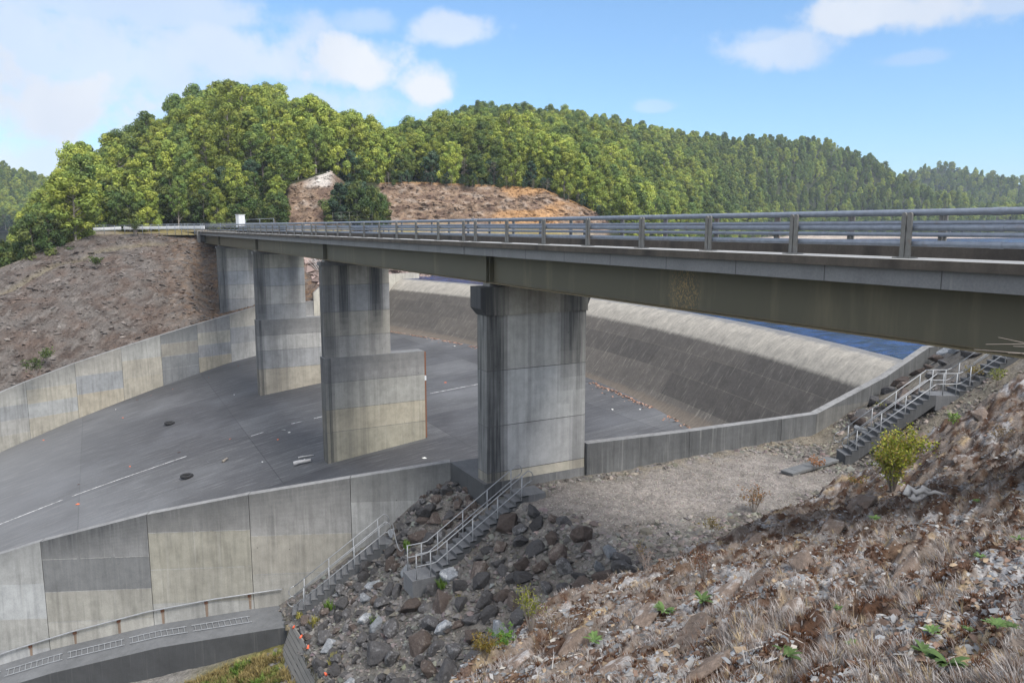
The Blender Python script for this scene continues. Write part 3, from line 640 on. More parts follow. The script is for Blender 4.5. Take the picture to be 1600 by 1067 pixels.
# ================================================================== stones (angular blocks)
def block_mesh(name, seed, flat=1., n=17, bev=.05):
    """angular quarried block: hull of scattered points, worn edges, slightly uneven faces"""
    import bmesh
    r = np.random.default_rng(seed); bm = bmesh.new(); P = r.normal(size=(n, 3)); P /= np.linalg.norm(P, axis=1)[:, None]; P = np.sign(P)*np.abs(P)**.75; P *= r.uniform(.72, 1.0, n)[:, None]*np.array([1.05, .8, .70*flat])
    for q in P: bm.verts.new(q)
    h = bmesh.ops.convex_hull(bm, input=bm.verts[:]); bmesh.ops.delete(bm, geom=[e for e in h['geom_interior'] if isinstance(e, bmesh.types.BMVert)], context='VERTS')
    bmesh.ops.dissolve_limit(bm, angle_limit=radians(14), verts=bm.verts[:], edges=bm.edges[:])
    bmesh.ops.bevel(bm, geom=bm.edges[:], offset=bev, segments=1, affect='EDGES', clamp_overlap=True)
    bmesh.ops.triangulate(bm, faces=bm.faces[:]); bmesh.ops.subdivide_edges(bm, edges=bm.edges[:], cuts=2, use_grid_fill=True)
    Q = np.array([v.co[:] for v in bm.verts]); d = fbm(Q[:, 0]*2.3+seed, Q[:, 1]*2.3+Q[:, 2]*1.9, 3, seed)*.07+fbm(Q[:, 0]*6+seed, Q[:, 1]*6+Q[:, 2]*5, 2, seed+1)*.03
    for v, c, k in zip(bm.verts, Q, d): v.co = c*(1+k)
    me = bpy.data.meshes.new(name); bm.to_mesh(me); bm.free(); return me
BL = {k: [block_mesh('boulder', s+10*j, fl) for s in range(8)] for j, (k, fl) in enumerate((('rock_dark', 1.1), ('rock_brown', 1.0), ('rock_pale', .95)))}
for k, ms in BL.items():
    for me in ms: me.materials.append(M[k])
ADJ = {'rock_dark': 'dark grey', 'rock_brown': 'reddish brown', 'rock_pale': 'pale blue grey'}
def boulder(x, y, size, kind, where, group, flat=1., sink=.25):
    me = BL[kind][rng.integers(8)]; o = bpy.data.objects.new('boulder', me); COL.objects.link(o)
    z = float(ground_z(np.array([x]), np.array([y]))[0])
    o.location = (x, y, z+size*(.62*flat-sink)*.5); size *= 1.0; o.scale = (size, size*rng.uniform(.8, 1.15), size*flat*rng.uniform(.8, 1.2)); o.rotation_euler = (rng.uniform(-.6, .6), rng.uniform(-.5, .5)-.45*(x < 1), rng.uniform(0, 6.28))
    sz = 'large' if size > .42 else 'small'
    tag(o, f'{sz} {ADJ[kind]} angular boulder {where}', 'boulder', group); return o
pts = []
def place_ok(x, y, s):
    for a, b, c in pts:
        if (a-x)**2+(b-y)**2 < (.64*(c+s))**2: return False
    pts.append((x, y, s)); return True
def in_stair_b(x, y): return -3.9 < x < 2.2 and -3.2 < y < -1.6
def in_stair_a(x, y): w = 2.0+(-3.1-x)*.317; return -8.0 < x < -2.8 and w-.25 < y < w+1.3
G1 = 'boulders of the rock slope below the nearest pier'
cnt = 0; tries = 0
while cnt < 235 and tries < 30000:
    tries += 1
    x = rng.uniform(-7.1, 1.2); y = rng.uniform(-13, 2.5)
    if in_stair_b(x, y) or in_stair_a(x, y) or y > 2.0-.4261*x-.3: continue
    f_, v_, b_ = ground_parts(np.array([x]), np.array([y]))
    if f_[0] > v_[0]-.1: continue
    dens = 1.0 if y < -3 else .75
    if y > -1 and x < -4.5: dens = .7
    if x > .2: dens *= .3
    if rng.random() > dens: continue
    big = y < -2.8 and x > -5.5
    s = rng.uniform(.32, .62) if big else rng.uniform(.22, .42)
    if rng.random() < .06 and big: s *= 1.35
    if not place_ok(x, y, s): continue
    k = rng.choice(['rock_dark', 'rock_brown', 'rock_pale'], p=[.64, .29, .07])
    wh = 'between the two lower stairs' if y > -1.7 else ('in front of the middle stair' if x > -3.6 else 'low on the slope by the timber edging')
    boulder(x, y, s, k, wh, G1); cnt += 1
for x, y, s in ((-1.7, .9, .6), (-2.2, .2, .42), (-.9, 1.6, .3), (-1.5, 1.8, .28), (-.6, .9, .27), (-2.4, 1.4, .3), (-2.9, .6, .35), (-.5, .1, .3), (-1.1, -.2, .5), (-1.9, 2.2, .22), (-1.3, 2.3, .2), (-2.6, 2.4, .24)):
    boulder(x, y, s, rng.choice(['rock_dark', 'rock_brown']), 'in the corner of the panelled wall', 'boulders piled in the wall corner')
cnt = 0; tries = 0; G2 = 'flat boulders beside the right hand stair'
while cnt < 62 and tries < 6000:
    tries += 1; x = rng.uniform(17.5, 36); y = rng.uniform(-8, -2.0); s_ = .882*x-.47*y
    if s_ < 18.6 or y < -4.6-(x-16.3)*.45+1.6: continue
    s = rng.uniform(.35, .85)
    if not place_ok(x, y, s): continue
    boulder(x, y, s, rng.choice(['rock_dark', 'rock_brown', 'rock_pale'], p=[.45, .4, .15]), 'between the right stair and grey wall', G2, .62, .15); cnt += 1
# loose stones: chips as one uncountable mass
def scatter_mesh(name, xy, size, cols, seed, flat=.5, zoff=.0, zfun=ground_z, tilt=.5, aspect=1., along=None):
    r = np.random.default_rng(seed); n = len(xy)
    base = np.array([(1, 0, 0), (.3, .9, 0), (-.8, .6, 0), (-.9, -.5, 0), (.2, -1, 0), (0, .1, 1.)]); base = np.concatenate([base, [(.1, -.1, -1.)]])
    fc = np.array([(0, 1, 5), (1, 2, 5), (2, 3, 5), (3, 4, 5), (4, 0, 5), (1, 0, 6), (2, 1, 6), (3, 2, 6), (4, 3, 6), (0, 4, 6)])
    B = np.broadcast_to(base, (n, 7, 3))*(1+r.uniform(-.35, .35, (n, 7, 3))); B = B*np.array([aspect, 1/aspect**.5, flat])*size[:, None, None]
    a = r.uniform(0, 6.28, n) if along is None else r.normal(along, .6, n); ca, sa = np.cos(a), np.sin(a); t = r.normal(0, tilt, n); ct, st_ = np.cos(t), np.sin(t)
    x = B[..., 0]; y = B[..., 1]*ct[:, None]-B[..., 2]*st_[:, None]; z = B[..., 1]*st_[:, None]+B[..., 2]*ct[:, None]
    V = np.stack([x*ca[:, None]-y*sa[:, None]+xy[:, 0:1], x*sa[:, None]+y*ca[:, None]+xy[:, 1:2], z+zfun(xy[:, 0], xy[:, 1])[:, None]+zoff*size[:, None]], -1).reshape(-1, 3)
    F = (fc[None]+7*np.arange(n)[:, None, None]).reshape(-1, 3); T = np.repeat(cols, 7, 0); return np_mesh(name, V, F, 3, T)
n = 60000; xy = np.stack([rng.uniform(-9.5, 22, n), rng.uniform(-15, 5, n)], 1)
f, v, b = ground_parts(xy[:, 0], xy[:, 1]); k = (f < v-.02) & (xy[:, 1] < np.where(xy[:, 0] < 0, 2.0-.4261*xy[:, 0], -1.5)); k &= ~((xy[:, 0] < -7.3) & (xy[:, 1] > 2.0-.4261*xy[:, 0]-2.2))
xy = xy[k]; vt = valley_tone(xy[:, 0], xy[:, 1]); n = len(xy)
isp = vt[:, 0] > .17
sz = np.where(isp, rng.uniform(.018, .04, n), rng.gamma(2.0, .028, n).clip(.02, .22)); cols = vt*rng.uniform(.55, 1.7, (n, 1))*(1+rng.normal(0, .05, (n, 3)))
k2 = rng.random(n) < .09*(xy[:, 0] < 1.5); sz = np.where(k2 & ~isp, rng.uniform(.07, .2, n), sz); cols[k2] = np.array((.105, .10, .098))*rng.uniform(.6, 1.5, (k2.sum(), 1))
o = obj('gravel', scatter_mesh('gravel', xy, sz, np.clip(cols, .02, .6), 5, .55), M['chips']); tag(o, kind='stuff')
# foreground chips and plates
def polar(n, d0, d1, seed, power=1.0):
    r = np.random.default_rng(seed); D = np.exp(r.uniform(math.log(d0), math.log(d1), n)); h = np.radians(r.uniform(-28, 38, n))+YAW
    xy = np.stack([CAM[0]+D*np.sin(h), CAM[1]+D*np.cos(h)], 1); f, v, b = ground_parts(xy[:, 0], xy[:, 1]); k = (f > v+.02) & (b < .5); return xy[k], D[k]
xy, D = polar(150000, 2.5, 34, 8); al, ac = .89*xy[:, 0]+.455*xy[:, 1], .89*xy[:, 1]-.455*xy[:, 0]; n1 = fbm(al*.4, ac*.9, 4, 51)
k = rng.random(len(xy)) < sstep(-.35, .35, n1)*.85+.12; xy = xy[k]; n1 = n1[k]; Dk = D[k]; n = len(xy)
pal = np.array([(.215, .225, .238), (.155, .155, .16), (.31, .305, .30), (.19, .13, .10), (.27, .205, .14), (.095, .062, .045), (.34, .32, .29)])
ci = rng.choice(7, n, p=[.22, .17, .14, .18, .10, .16, .03]); cols = pal[ci]*rng.uniform(.45, 1.15, (n, 1))
o = obj('slate_chips', scatter_mesh('slate_chips', xy, rng.gamma(2.0, .0078, n).clip(.006, .045)*(1+.02*Dk), cols, 9, .3, -.05, tilt=.3, aspect=1.5, along=.47), M['chips']); tag(o, kind='stuff')
# protruding slabs
SL = [block_mesh('rock_slab', 90+s, .36, 13, .03) for s in range(4)]
for me in SL: me.materials.append(M['slab'])
for j, (px, py, s, rz) in enumerate([(1345, 790, .75, .2), (1405, 765, .5, .1), (1130, 930, .5, .3), (1180, 915, .45, .15), (1010, 965, .4, .25), (900, 1010, .4, .3), (1250, 885, .5, .2), (1080, 1000, .45, .25), (1300, 830, .55, .1), (1440, 690, .8, .1), (1530, 650, .9, .1), (1180, 850, .6, .2), (960, 1050, .3, .2), (1420, 895, .35, -.1), (1100, 1045, .3, .3), (800, 1040, .35, .3), (1500, 720, .5, .2), (1240, 960, .3, .3)]):
    p = hit(px, py); o = obj('rock_slab', SL[j % 4]); o.location = p+np.array([0, 0, .0]); o.scale = (s*1.15, s*.62, s*.8); o.location.z += s*.03; o.rotation_euler = (rng.uniform(-.25, .05)-.25, -.05, .47+rng.normal(0, .15))
    near = 'near the crest of' if py < 860 else 'low on'
    tag(o, f'{"long" if s > .45 else "small"} ochre brown rock slab jutting out {near} the dry foreground slope', 'rock slab', 'rock slabs jutting from the foreground slope')

# ================================================================== dry heath, grass and plants
def blades(name, xy, h, cols, seed, nb=12, spread=.6, width=.006, mat='blade', zfun=ground_z, lean=(0, 0)):
    r = np.random.default_rng(seed); n = len(xy)*nb; c = np.repeat(xy, nb, 0); hh = np.repeat(h, nb)*r.uniform(.5, 1.15, n); a = r.uniform(0, 6.28, n); out = r.uniform(.1, 1, n)*spread*hh
    z0 = np.repeat(zfun(xy[:, 0], xy[:, 1]), nb)-.01
    bx = c[:, 0]+np.cos(a)*out*.25; by = c[:, 1]+np.sin(a)*out*.25; tx = bx+np.cos(a)*out+lean[0]*hh; ty = by+np.sin(a)*out+lean[1]*hh; mx = (bx+tx)/2-np.cos(a)*out*.15; my = (by+ty)/2-np.sin(a)*out*.15
    w = width*r.uniform(.6, 1.5, n)*(np.repeat(h, nb)/.15)**.5; pa_ = a+pi/2+r.normal(0, .5, n); wx = np.cos(pa_)*w; wy = np.sin(pa_)*w; hz = np.sqrt(np.maximum(hh**2-out**2*.6, (.35*hh)**2))
    V = np.stack([np.stack([bx-wx, by-wy, z0], -1), np.stack([bx+wx, by+wy, z0], -1), np.stack([mx-wx*.8, my-wy*.8, z0+hz*.6], -1), np.stack([mx+wx*.8, my+wy*.8, z0+hz*.6], -1), np.stack([tx, ty, z0+hz], -1)], 1).reshape(-1, 3)
    i = 5*np.arange(n)[:, None]; F = np.concatenate([i+np.array([[0, 1, 3]]), i+np.array([[0, 3, 2]]), i+np.array([[2, 3, 4]])], 1).reshape(-1, 3)
    T = np.repeat(np.repeat(cols, nb, 0)*r.uniform(.65, 1.3, (n, 1)), 5, 0); return np_mesh(name, V, F, 3, np.clip(T, .01, .8))
xy, D = polar(74000, 2.6, 36, 14); al, ac = .89*xy[:, 0]+.455*xy[:, 1], .89*xy[:, 1]-.455*xy[:, 0]; n1 = fbm(al*.4, ac*.9, 4, 51); n2 = fbm(xy[:, 0]*.7, xy[:, 1]*1.4, 4, 71)
n4 = fbm((.89*xy[:, 0]+.455*xy[:, 1])*1.2, (.89*xy[:, 1]-.455*xy[:, 0])*3.2, 3, 59); k = rng.random(len(xy)) < np.clip(.7-1.6*n1, .04, 1)*sstep(-.4, .15, n2)*sstep(.2, -.05, n4); xy = xy[k]; n2 = n2[k]; n = len(xy)
hp = np.array([(.31, .285, .275), (.225, .19, .17), (.40, .375, .36), (.16, .105, .075), (.34, .27, .17)]); cols = hp[rng.choice(5, n, p=[.28, .27, .16, .19, .10])]
o = obj('dry_heath', blades('dry_heath', xy, rng.uniform(.04, .11, n)*(.8+.4*sstep(0, .4, n2)), cols*.92, 15, 9, 1.05, .0038, lean=(.15, .55)), M['blade']); tag(o, kind='stuff')
# brown moss cushions
xy, D = polar(20000, 2.6, 34, 16); n3 = fbm((.89*xy[:, 0]+.455*xy[:, 1])*1.2, (.89*xy[:, 1]-.455*xy[:, 0])*3.2, 3, 59); k = n3 > .02; xy = xy[k]; n = len(xy)
o = obj('brown_moss', blades('brown_moss', xy, rng.uniform(.035, .075, n), np.array([[.095, .045, .024]])*rng.uniform(.5, 1.4, (n, 1)), 17, 14, 1.2, .006), M['blade']); tag(o, kind='stuff')
# fallen twigs and bark strips
xy, D = polar(3000, 2.6, 34, 19); n = len(xy); tw = np.array([(.33, .30, .28), (.20, .14, .10), (.44, .41, .38), (.27, .19, .13)])[rng.integers(4, size=n)]*rng.uniform(.7, 1.2, (n, 1))
o = obj('twig_litter', scatter_mesh('twig_litter', xy, rng.uniform(.009, .022, n), tw*.75, 20, .3, .3, tilt=.2, aspect=7.5, along=.6), M['chips']); tag(o, kind='stuff')
# grass on the wet ground at the bottom left
n = 5000; xy = np.stack([rng.uniform(-13.5, -7.6, n), rng.uniform(-3, 4.2, n)], 1); nn = fbm(xy[:, 0]*.6, xy[:, 1]*.6, 3, 81); k = (nn > -.12) & (xy[:, 1] < 2.2-.4261*xy[:, 0]-2.9) & (xy[:, 0] > -12+nn*2); xy = xy[k]; n = len(xy); q = fbm(xy[:, 0]*1.1, xy[:, 1]*1.1, 3, 83)
gc = lerp(np.broadcast_to(np.array((.25, .20, .085)), (n, 3)), np.array((.10, .17, .03)), sstep(-.05, .3, q))
o = obj('grass', blades('grass', xy, rng.uniform(.12, .38, n), gc, 18, 14, .8, .012), M['blade']); tag(o, kind='stuff')
def tuft(px, py, h, col, label, nb=70, sp=.55, name='grass_tuft', cat='grass tuft', group=None, w=.014, D=None):
    p = hit(px, py); r = np.random.default_rng(int(px*7+py)); m = 9; xy = np.stack([r.normal(0, h*.28, m), r.normal(0, h*.28, m)], 1); cols = np.array([col])*r.uniform(.7, 1.3, (m, 1))
    me = blades(name, xy, np.full(m, h), cols, int(px+py), nb//9+1, sp, w, zfun=lambda a, b: 0*a); o = obj(name, me, M['blade'], None, p); tag(o, label, cat, group); return o
GRN = (.12, .20, .035); YEL = (.27, .25, .07)
for px, py, h, c, lb in [(515, 952, .42, GRN, 'bright green grass tuft beside the foot of the lowest stair'), (490, 978, .4, YEL, 'yellowish grass tuft at the head of the timber edging'), (586, 974, .3, GRN, 'small green tuft among boulders below the middle of the lowest stair'), (643, 952, .32, GRN, 'small green tuft left of the landing of the middle stair'), (640, 857, .4, GRN, 'green grass tuft at the wall foot by the chain'), (650, 905, .3, GRN, 'green tuft close to the bottom landing of the middle stair'), (692, 918, .36, GRN, 'green grass tuft in front of the middle stair landing'), (508, 1000, .3, YEL, 'dry yellow tuft just right of the timber edging'), (525, 1035, .35, YEL, 'straw coloured tuft near the bottom of the timber edging'), (470, 965, .3, YEL, 'yellow tuft squeezed between lowest stair and timber edging'), (718, 942, .28, YEL, 'pale tuft among boulders below the middle stair landing')]:
    tuft(px, py, h, np.array(c), lb, group='grass tufts on the rock slope')
# leafy rosettes
def rosette(px, py, s, label):
    p = hit(px, py); r = np.random.default_rng(int(px*3+py)); V = []; F = []; T = []
    for q in range(20):
        a = r.uniform(0, 6.28); l = s*r.uniform(.5, .85); w = l*.15; up = r.uniform(.45, 1.4); d = np.array([cos(a), sin(a), 0]); n_ = np.array([-sin(a), cos(a), 0]); i = len(V)
        for t_, ww in ((.05, .4), (.35, 1.), (.7, .9), (1., .05)):
            c = d*l*t_+np.array([0, 0, l*up*(t_-.62*t_*t_)]); V += [c-n_*w*ww, c+n_*w*ww]; T += [np.array((.095, .155, .05))*r.uniform(.75, 1.25)]*2
        F += [(i+2*k, i+2*k+1, i+2*k+3, i+2*k+2) for k in range(3)]
    o = obj('leafy_plant', np_mesh('leafy_plant', V, F, 4, np.array(T), smooth=True), M['leaf'], None, p+np.array([0, 0, .05])); tag(o, label, 'plant', 'small green plants on the foreground slope')
for px, py, s, lb in [(1478, 1052, .17, 'largest green leafy rosette at the bottom of the foreground slope'), (1440, 1036, .11, 'green rosette just left of the largest rosette'), (1455, 1000, .09, 'small green rosette above the largest rosette'), (1556, 992, .12, 'leafy green plant among slate chips at the lower right edge'), (1580, 996, .07, 'tiny green plant right of the plant among slate chips'), (1511, 998, .06, 'tiny green sprig between two leafy plants in the slate'), (1366, 816, .16, 'bright green sprig under the sapling on bare rock'), (1230, 1036, .15, 'pale green low plant at the bottom edge beside brown moss'), (1097, 946, .2, 'bright green plant on the brow of the dry slope'), (1038, 962, .2, 'dull green plant left of the bright plant on the slope brow'), (928, 1008, .18, 'green sprig on the lower brow beside bare twigs'), (1330, 1020, .08, 'small light green weed in grey heath near the bottom'), (1530, 880, .08, 'small weed beside the white stone on the right slope'), (1590, 850, .1, 'green weed at the right edge halfway up the slope'), (1310, 960, .07, 'light green weed below the sandy bare patch'), (1525, 790, .1, 'green weed on the grey heath right of the bleached root')]:
    rosette(px, py, s, lb)
# shrubs made of twigs and leaf sprays
def shrub(name, p, h, r0, nst, leafcol, nleaf, lsize, label, cat, seed, twig='twig', droop=0., group=None, lpos=.35, upright=1.0):
    r = np.random.default_rng(seed); t = empty(name, p, label, cat, group); m = MB(); tips = []
    for k in range(nst):
        a = r.uniform(0, 6.28); q = r.uniform(.2, 1)*r0; b = np.array([cos(a), sin(a), 0])
        e = b*q+np.array([0, 0, h*r.uniform(.6, 1)*upright]); mid = e*.5+np.array([r.normal(0, .06*h), r.normal(0, .06*h), .05*h]); P0 = b*r0*.06
        m.tube([P0-np.array([0, 0, .05]), mid, e], .012*h, 4, cap=False, r2=.004*h)
        tips.append((P0, mid, e))
        for z in range(3):
            s_ = r.uniform(.4, .95); base = mid+(e-mid)*(s_*2-1) if s_ > .5 else P0+(mid-P0)*s_*2; e2 = base+np.array([r.normal(0, .16*h), r.normal(0, .16*h), r.uniform(.05, .28)*h]); m.tube([base, e2], .006*h, 3, cap=False, r2=.002*h); tips.append((base, (base+e2)/2, e2))
    m.build('stems', M[twig], t)
    if nleaf:
        V = []; T = []
        for k in range(nleaf):
            P0, mid, e = tips[r.integers(len(tips))]; s_ = r.uniform(lpos, 1.05); c = mid+(e-mid)*(2*s_-1) if s_ > .5 else P0+(mid-P0)*2*s_
            c = c+r.normal(0, .05*h, 3); d = r.normal(size=3); d /= np.linalg.norm(d); d[2] = abs(d[2])*.6+.2; n_ = np.cross(d, r.normal(size=3)); n_ /= np.linalg.norm(n_); l = lsize*r.uniform(.6, 1.4)
            V += [c, c+d*l*.5+n_*l*.28, c+d*l, c+d*l*.5-n_*l*.28]; col = np.array(leafcol[r.integers(len(leafcol))])*r.uniform(.7, 1.3); T += [col]*4
        obj('foliage', np_mesh('foliage', V, np.arange(len(V)).reshape(-1, 4), 4, np.array(T)), M['leaf'], t)
    return t
p = at_D(1410, 768, 13.5); p[2] = ground_z(p[0:1], p[1:2])[0]
p = hit(1394, 768); hs = np.linalg.norm(p-CAM)
shrub('sapling', p, 82*hs/FPX, 34*hs/FPX, 22, [(.38, .42, .06), (.45, .45, .08), (.26, .33, .05), (.45, .34, .10)], 5200, .042*hs/14, 'yellow green sapling standing alone on the slope in front of the right stair', 'sapling', 5, lpos=.2)
p = hit(1446, 779); m = MB()
s_ = np.linalg.norm(p-CAM)/FPX
def scr(dx, dy, dz=0): return RT*dx*s_+np.array([0, 0, 1])*dy*s_+np.array([FW[0], FW[1], 0])*dz*s_
m.tube([scr(-26, 2), scr(-22, 12, 3), scr(-14, 6), scr(-6, 11, -3), scr(2, 5), scr(12, 7), scr(26, 2), scr(44, -9)], 5.5*s_, 8, r2=1.4*s_); m.tube([scr(-20, 2), scr(-14, -4), scr(-4, 1), scr(2, 8)], 5*s_, 7, r2=3*s_); m.tube([scr(-8, 0), scr(-2, 12, 4), scr(6, 8)], 4.5*s_, 7, r2=2.5*s_)
o = m.build('driftwood', M['driftwood'], None, True, p+np.array([0, 0, .03])); tag(o, 'bleached white twisted root lying on the slope below the sapling', 'driftwood')
for px, py, h, r0, ns, lc, nl, ls, lb, cat in [
    (830, 985, 62, 22, 14, [(.22, .22, .03), (.16, .19, .03)], 900, .05, 'yellow green upright bush growing among the boulders at the slope edge', 'bush'),
    (790, 1010, 24, 26, 16, [(.09, .20, .03), (.12, .24, .03)], 800, .05, 'low vivid green bush beside the upright yellow bush', 'bush'),
    (758, 1028, 34, 28, 18, [(.24, .16, .03), (.20, .17, .04)], 1300, .05, 'rounded rusty yellow bush at the bottom of the rock slope', 'bush'),
    (1100, 905, 44, 22, 16, [(.19, .075, .04), (.16, .09, .05)], 420, .04, 'reddish brown shrub on the slope brow', 'shrub'),
    (1178, 800, 36, 20, 14, [(.22, .11, .05), (.18, .12, .05)], 420, .05, 'rusty shrub in the lined drain below the gravel pad', 'shrub'),
    (1112, 838, 30, 14, 10, [(.23, .18, .06), (.18, .14, .05)], 260, .05, 'small yellow shrub at the lower end of the drain', 'shrub'),
    (1275, 735, 20, 16, 10, [(.26, .12, .05)], 240, .05, 'small orange shrub beside the concrete path slabs', 'shrub'),
    (1335, 762, 18, 20, 12, [(.20, .19, .05), (.24, .13, .06)], 360, .04, 'low mixed yellow and red shrub above the lined drain', 'shrub'),
    (1520, 600, 26, 18, 12, [(.24, .20, .06), (.20, .16, .08)], 300, .05, 'straw coloured shrub by the landing of the right stair', 'shrub'),
    (1558, 605, 22, 14, 10, [(.18, .20, .05)], 240, .05, 'green shrub beside the upper flight of the right stair', 'shrub'),
    (1490, 668, 20, 12, 10, [(.13, .24, .03)], 260, .04, 'bright green seedling above the right stair drain', 'shrub'),
    (884, 1002, 40, 20, 12, [], 0, 0, 'bare grey twiggy shrub at the left brow of the slope', 'shrub'), (862, 985, 34, 24, 14, [(.25, .2, .12)], 120, .04, 'greyish half bare shrub overhanging the boulders', 'shrub'),
    (940, 1000, 46, 22, 10, [], 0, 0, 'bare branching twigs standing on the lower brow', 'shrub'), (1010, 900, 36, 18, 12, [(.2, .12, .09)], 160, .03, 'dry mauve brown shrub on the middle brow', 'shrub'), (1385, 640, 10, 14, 8, [(.2, .2, .06)], 120, .05, 'tiny yellow plant at the foot of the climbing wall', 'shrub'),
    (1000, 880, 34, 14, 10, [(.22, .15, .05)], 140, .04, 'thin amber shrub at the edge of the boulders', 'shrub'), (1560, 690, 20, 20, 14, [(.26, .19, .10)], 260, .04, 'dry straw shrub near the right edge of the slope', 'shrub')]:
    p = hit(px, py); k_ = np.linalg.norm(p-CAM)/FPX; shrub('shrub' if cat == 'shrub' else 'bush', p, h*k_, r0*k_, ns, lc, nl, ls*np.linalg.norm(p-CAM)/22, lb, cat, int(px))
# tall grass stalks beside the viewer, reaching in from the right
m = MB(); b0 = at_D(1680, 760, 3.2); b0[2] = ground_z(b0[0:1], b0[1:2])[0]
for (x, y) in ((1522, 546), (1560, 527), (1540, 538), (1575, 552), (1583, 541)):
    e = at_D(x, y, 3.1); midp = at_D(1665, y+10+(x % 7)*4, 3.2); m.tube([b0+rng.normal(0, .02, 3), midp, (midp+e)/2+np.array([0, 0, .012]), e], .0022, 4, r2=.0008)
o = m.build('grass_stalks', M['twig']); tag(o, 'thin dry grass stalks leaning in over the girder at the right edge', 'grass stalks')
# ================================================================== stairs
def staircase(B, T, n, width, label, land_b=None, land_t=None, ends=(True, True), posts=3, far_posts=None, sink=.45):
    """flight rising from near edge point B to T; width = vector from the near edge to the far edge"""
    B = np.array(B, float); T = np.array(T, float); W = np.array([width[0], width[1], 0.]); t = empty('concrete_stair', B, label, 'stair')
    d = (T-B); d[2] = 0; run = np.linalg.norm(d); e = d/run; rise = T[2]-B[2]; m = MB(); c = (.15, .155, .165, .12); cs = (.10, .104, .11, .1)
    Z = np.array([0, 0, 1.])
    for k in range(n):
        a, b = e*run*k/n, e*run*(k+1)/n; z = rise*(k+1)/n; zb0, zb1 = rise*k/n-sink, rise*(k+1)/n-sink
        ov = e*.03
        m.hexa([a+Z*zb0, b+Z*zb1, b+W+Z*zb1, a+W+Z*zb0, a+Z*z, b+Z*z, b+W+Z*z, a+W+Z*z], cs)
        m.hexa([a-ov+Z*(z-.05), b+Z*(z-.05), b+W+Z*(z-.05), a-ov+W+Z*(z-.05), a-ov+Z*(z+.003), b-ov*.1+Z*(z+.003), b-ov*.1+W+Z*(z+.003), a-ov+W+Z*(z+.003)], c)
    m.build('steps', M['step'], t)
    for land, base, z, sg in ((land_b, np.zeros(3), 0., -1), (land_t, e*run, rise, 1)):
        if land:
            q = MB(); a, b = base, base+e*sg*land
            if sg < 0: a, b = b, a
            q.hexa([a+Z*(z-.7), b+Z*(z-.7), b+W+Z*(z-.7), a+W+Z*(z-.7), a+Z*(z+.001), b+Z*(z+.001), b+W+Z*(z+.001), a+W+Z*(z+.001)], (.17, .175, .185, .1)); bevel(q.build('landing', M['step'], t), .01)
    slope = rise/run
    for side, off in ((0, W*.04), (1, W*.96)):
        hr = MB(); lo, hi = -.1, run+.15
        def P(s, h, o=off): return e*s+Z*(slope*max(0, min(run, s))+h)+o
        ext = (land_b or 0)-.15 if land_b else 0
        for h in (1.0, .52):
            pts = [P(.05, h), P(run-.02, h)]
            if land_b: pts = [P(-ext, h), P(-.15, h)]+pts
            hr.tube(pts, .021, 8)
        def loop(s, sg):      # rounded return joining the two rails
            return [P(s, 1.0)]+[e*(s+sg*.24*sin(a))+Z*(slope*max(0, min(run, s))+.76+.24*cos(a))+off for a in np.linspace(.3, pi-.3, 6)]+[P(s, .52)]
        if ends[1]: hr.tube(loop(run-.02, 1), .021, 8)
        if ends[0] and not land_b: hr.tube(loop(.05, -1), .021, 8)
        h_ = hr.build('handrail', M['railpipe'], t, True)
        ps = list(np.linspace(.12*run/1, run*.93, posts))
        if land_b: ps += [-.2, -ext+.03]
        for s in ps:
            q = MB(); z0 = -.25 if 0 < s < run else -.1
            q.tube([P(s, z0), P(s, 1.0)], .024, 8); q.build('post', M['railpipe'], h_, True)
    return t
staircase((-7.0, 3.05, -15.95), (-3.15, 2.0, -12.95), 15, (.26, .97), 'lowest concrete stair with pipe handrails, climbing along the foot of the panelled wall', None, .75, (True, True), 4)
staircase((-2.85, -2.9, -12.45), (1.15, -2.9, -9.95), 14, (0, 1.0), 'middle concrete stair with pipe handrails, climbing to the gravel beside the nearest pier', .95, .8, (True, True), 4)
C0 = np.array((16.3, -5.6, -9.95)); C1 = np.array((19.75, -7.45, -6.95)); e_ = np.array([.8815, -.4727, 0])
staircase(C0, C1, 14, (.4727, .8815), 'right hand stair, lower flight with galvanised handrails behind the yellow green sapling', None, 1.05, (True, False), 4)
C2 = C1+e_*1.05; C3 = C2+np.array([3.3, -1.77, 2.75])
staircase(C2, C3, 13, (.4727, .8815), 'right hand stair, upper flight vanishing behind the bridge girder', None, 1., (False, True), 3)
m = MB()
for off in (.04, .96):
    wv = np.array([.4727, .8815, 0])*off
    for h in (1.0, .52): m.tube([C1+wv+e_*-.02+np.array([0, 0, h]), C1+wv+e_*.25+np.array([0, 0, h]), C2+wv+e_*-.1+np.array([0, 0, h]), C2+wv+e_*.1+np.array([0, 0, h+.08])], .021, 8)
    for q in (.3, .9): m.tube([C1+wv+e_*q-np.array([0, 0, .1]), C1+wv+e_*q+np.array([0, 0, 1.0])], .024, 8)
o = m.build('landing_rail', M['railpipe'], None, True); tag(o, 'galvanised railing round the landing between the two flights of the right stair', 'railing')
# chain between the two lower stairs
m = MB(); a, b = np.array([-2.75, 2.2, -12.2]), np.array([-3.75, -1.9, -11.55]); m.tube([a+(b-a)*s-np.array([0, 0, .5*4*s*(1-s)]) for s in np.linspace(0, 1, 10)], .018, 6)
o = m.build('chain', M['railpipe'], None, True); tag(o, 'thin chain slung across the gap between the lowest and middle stairs', 'chain')
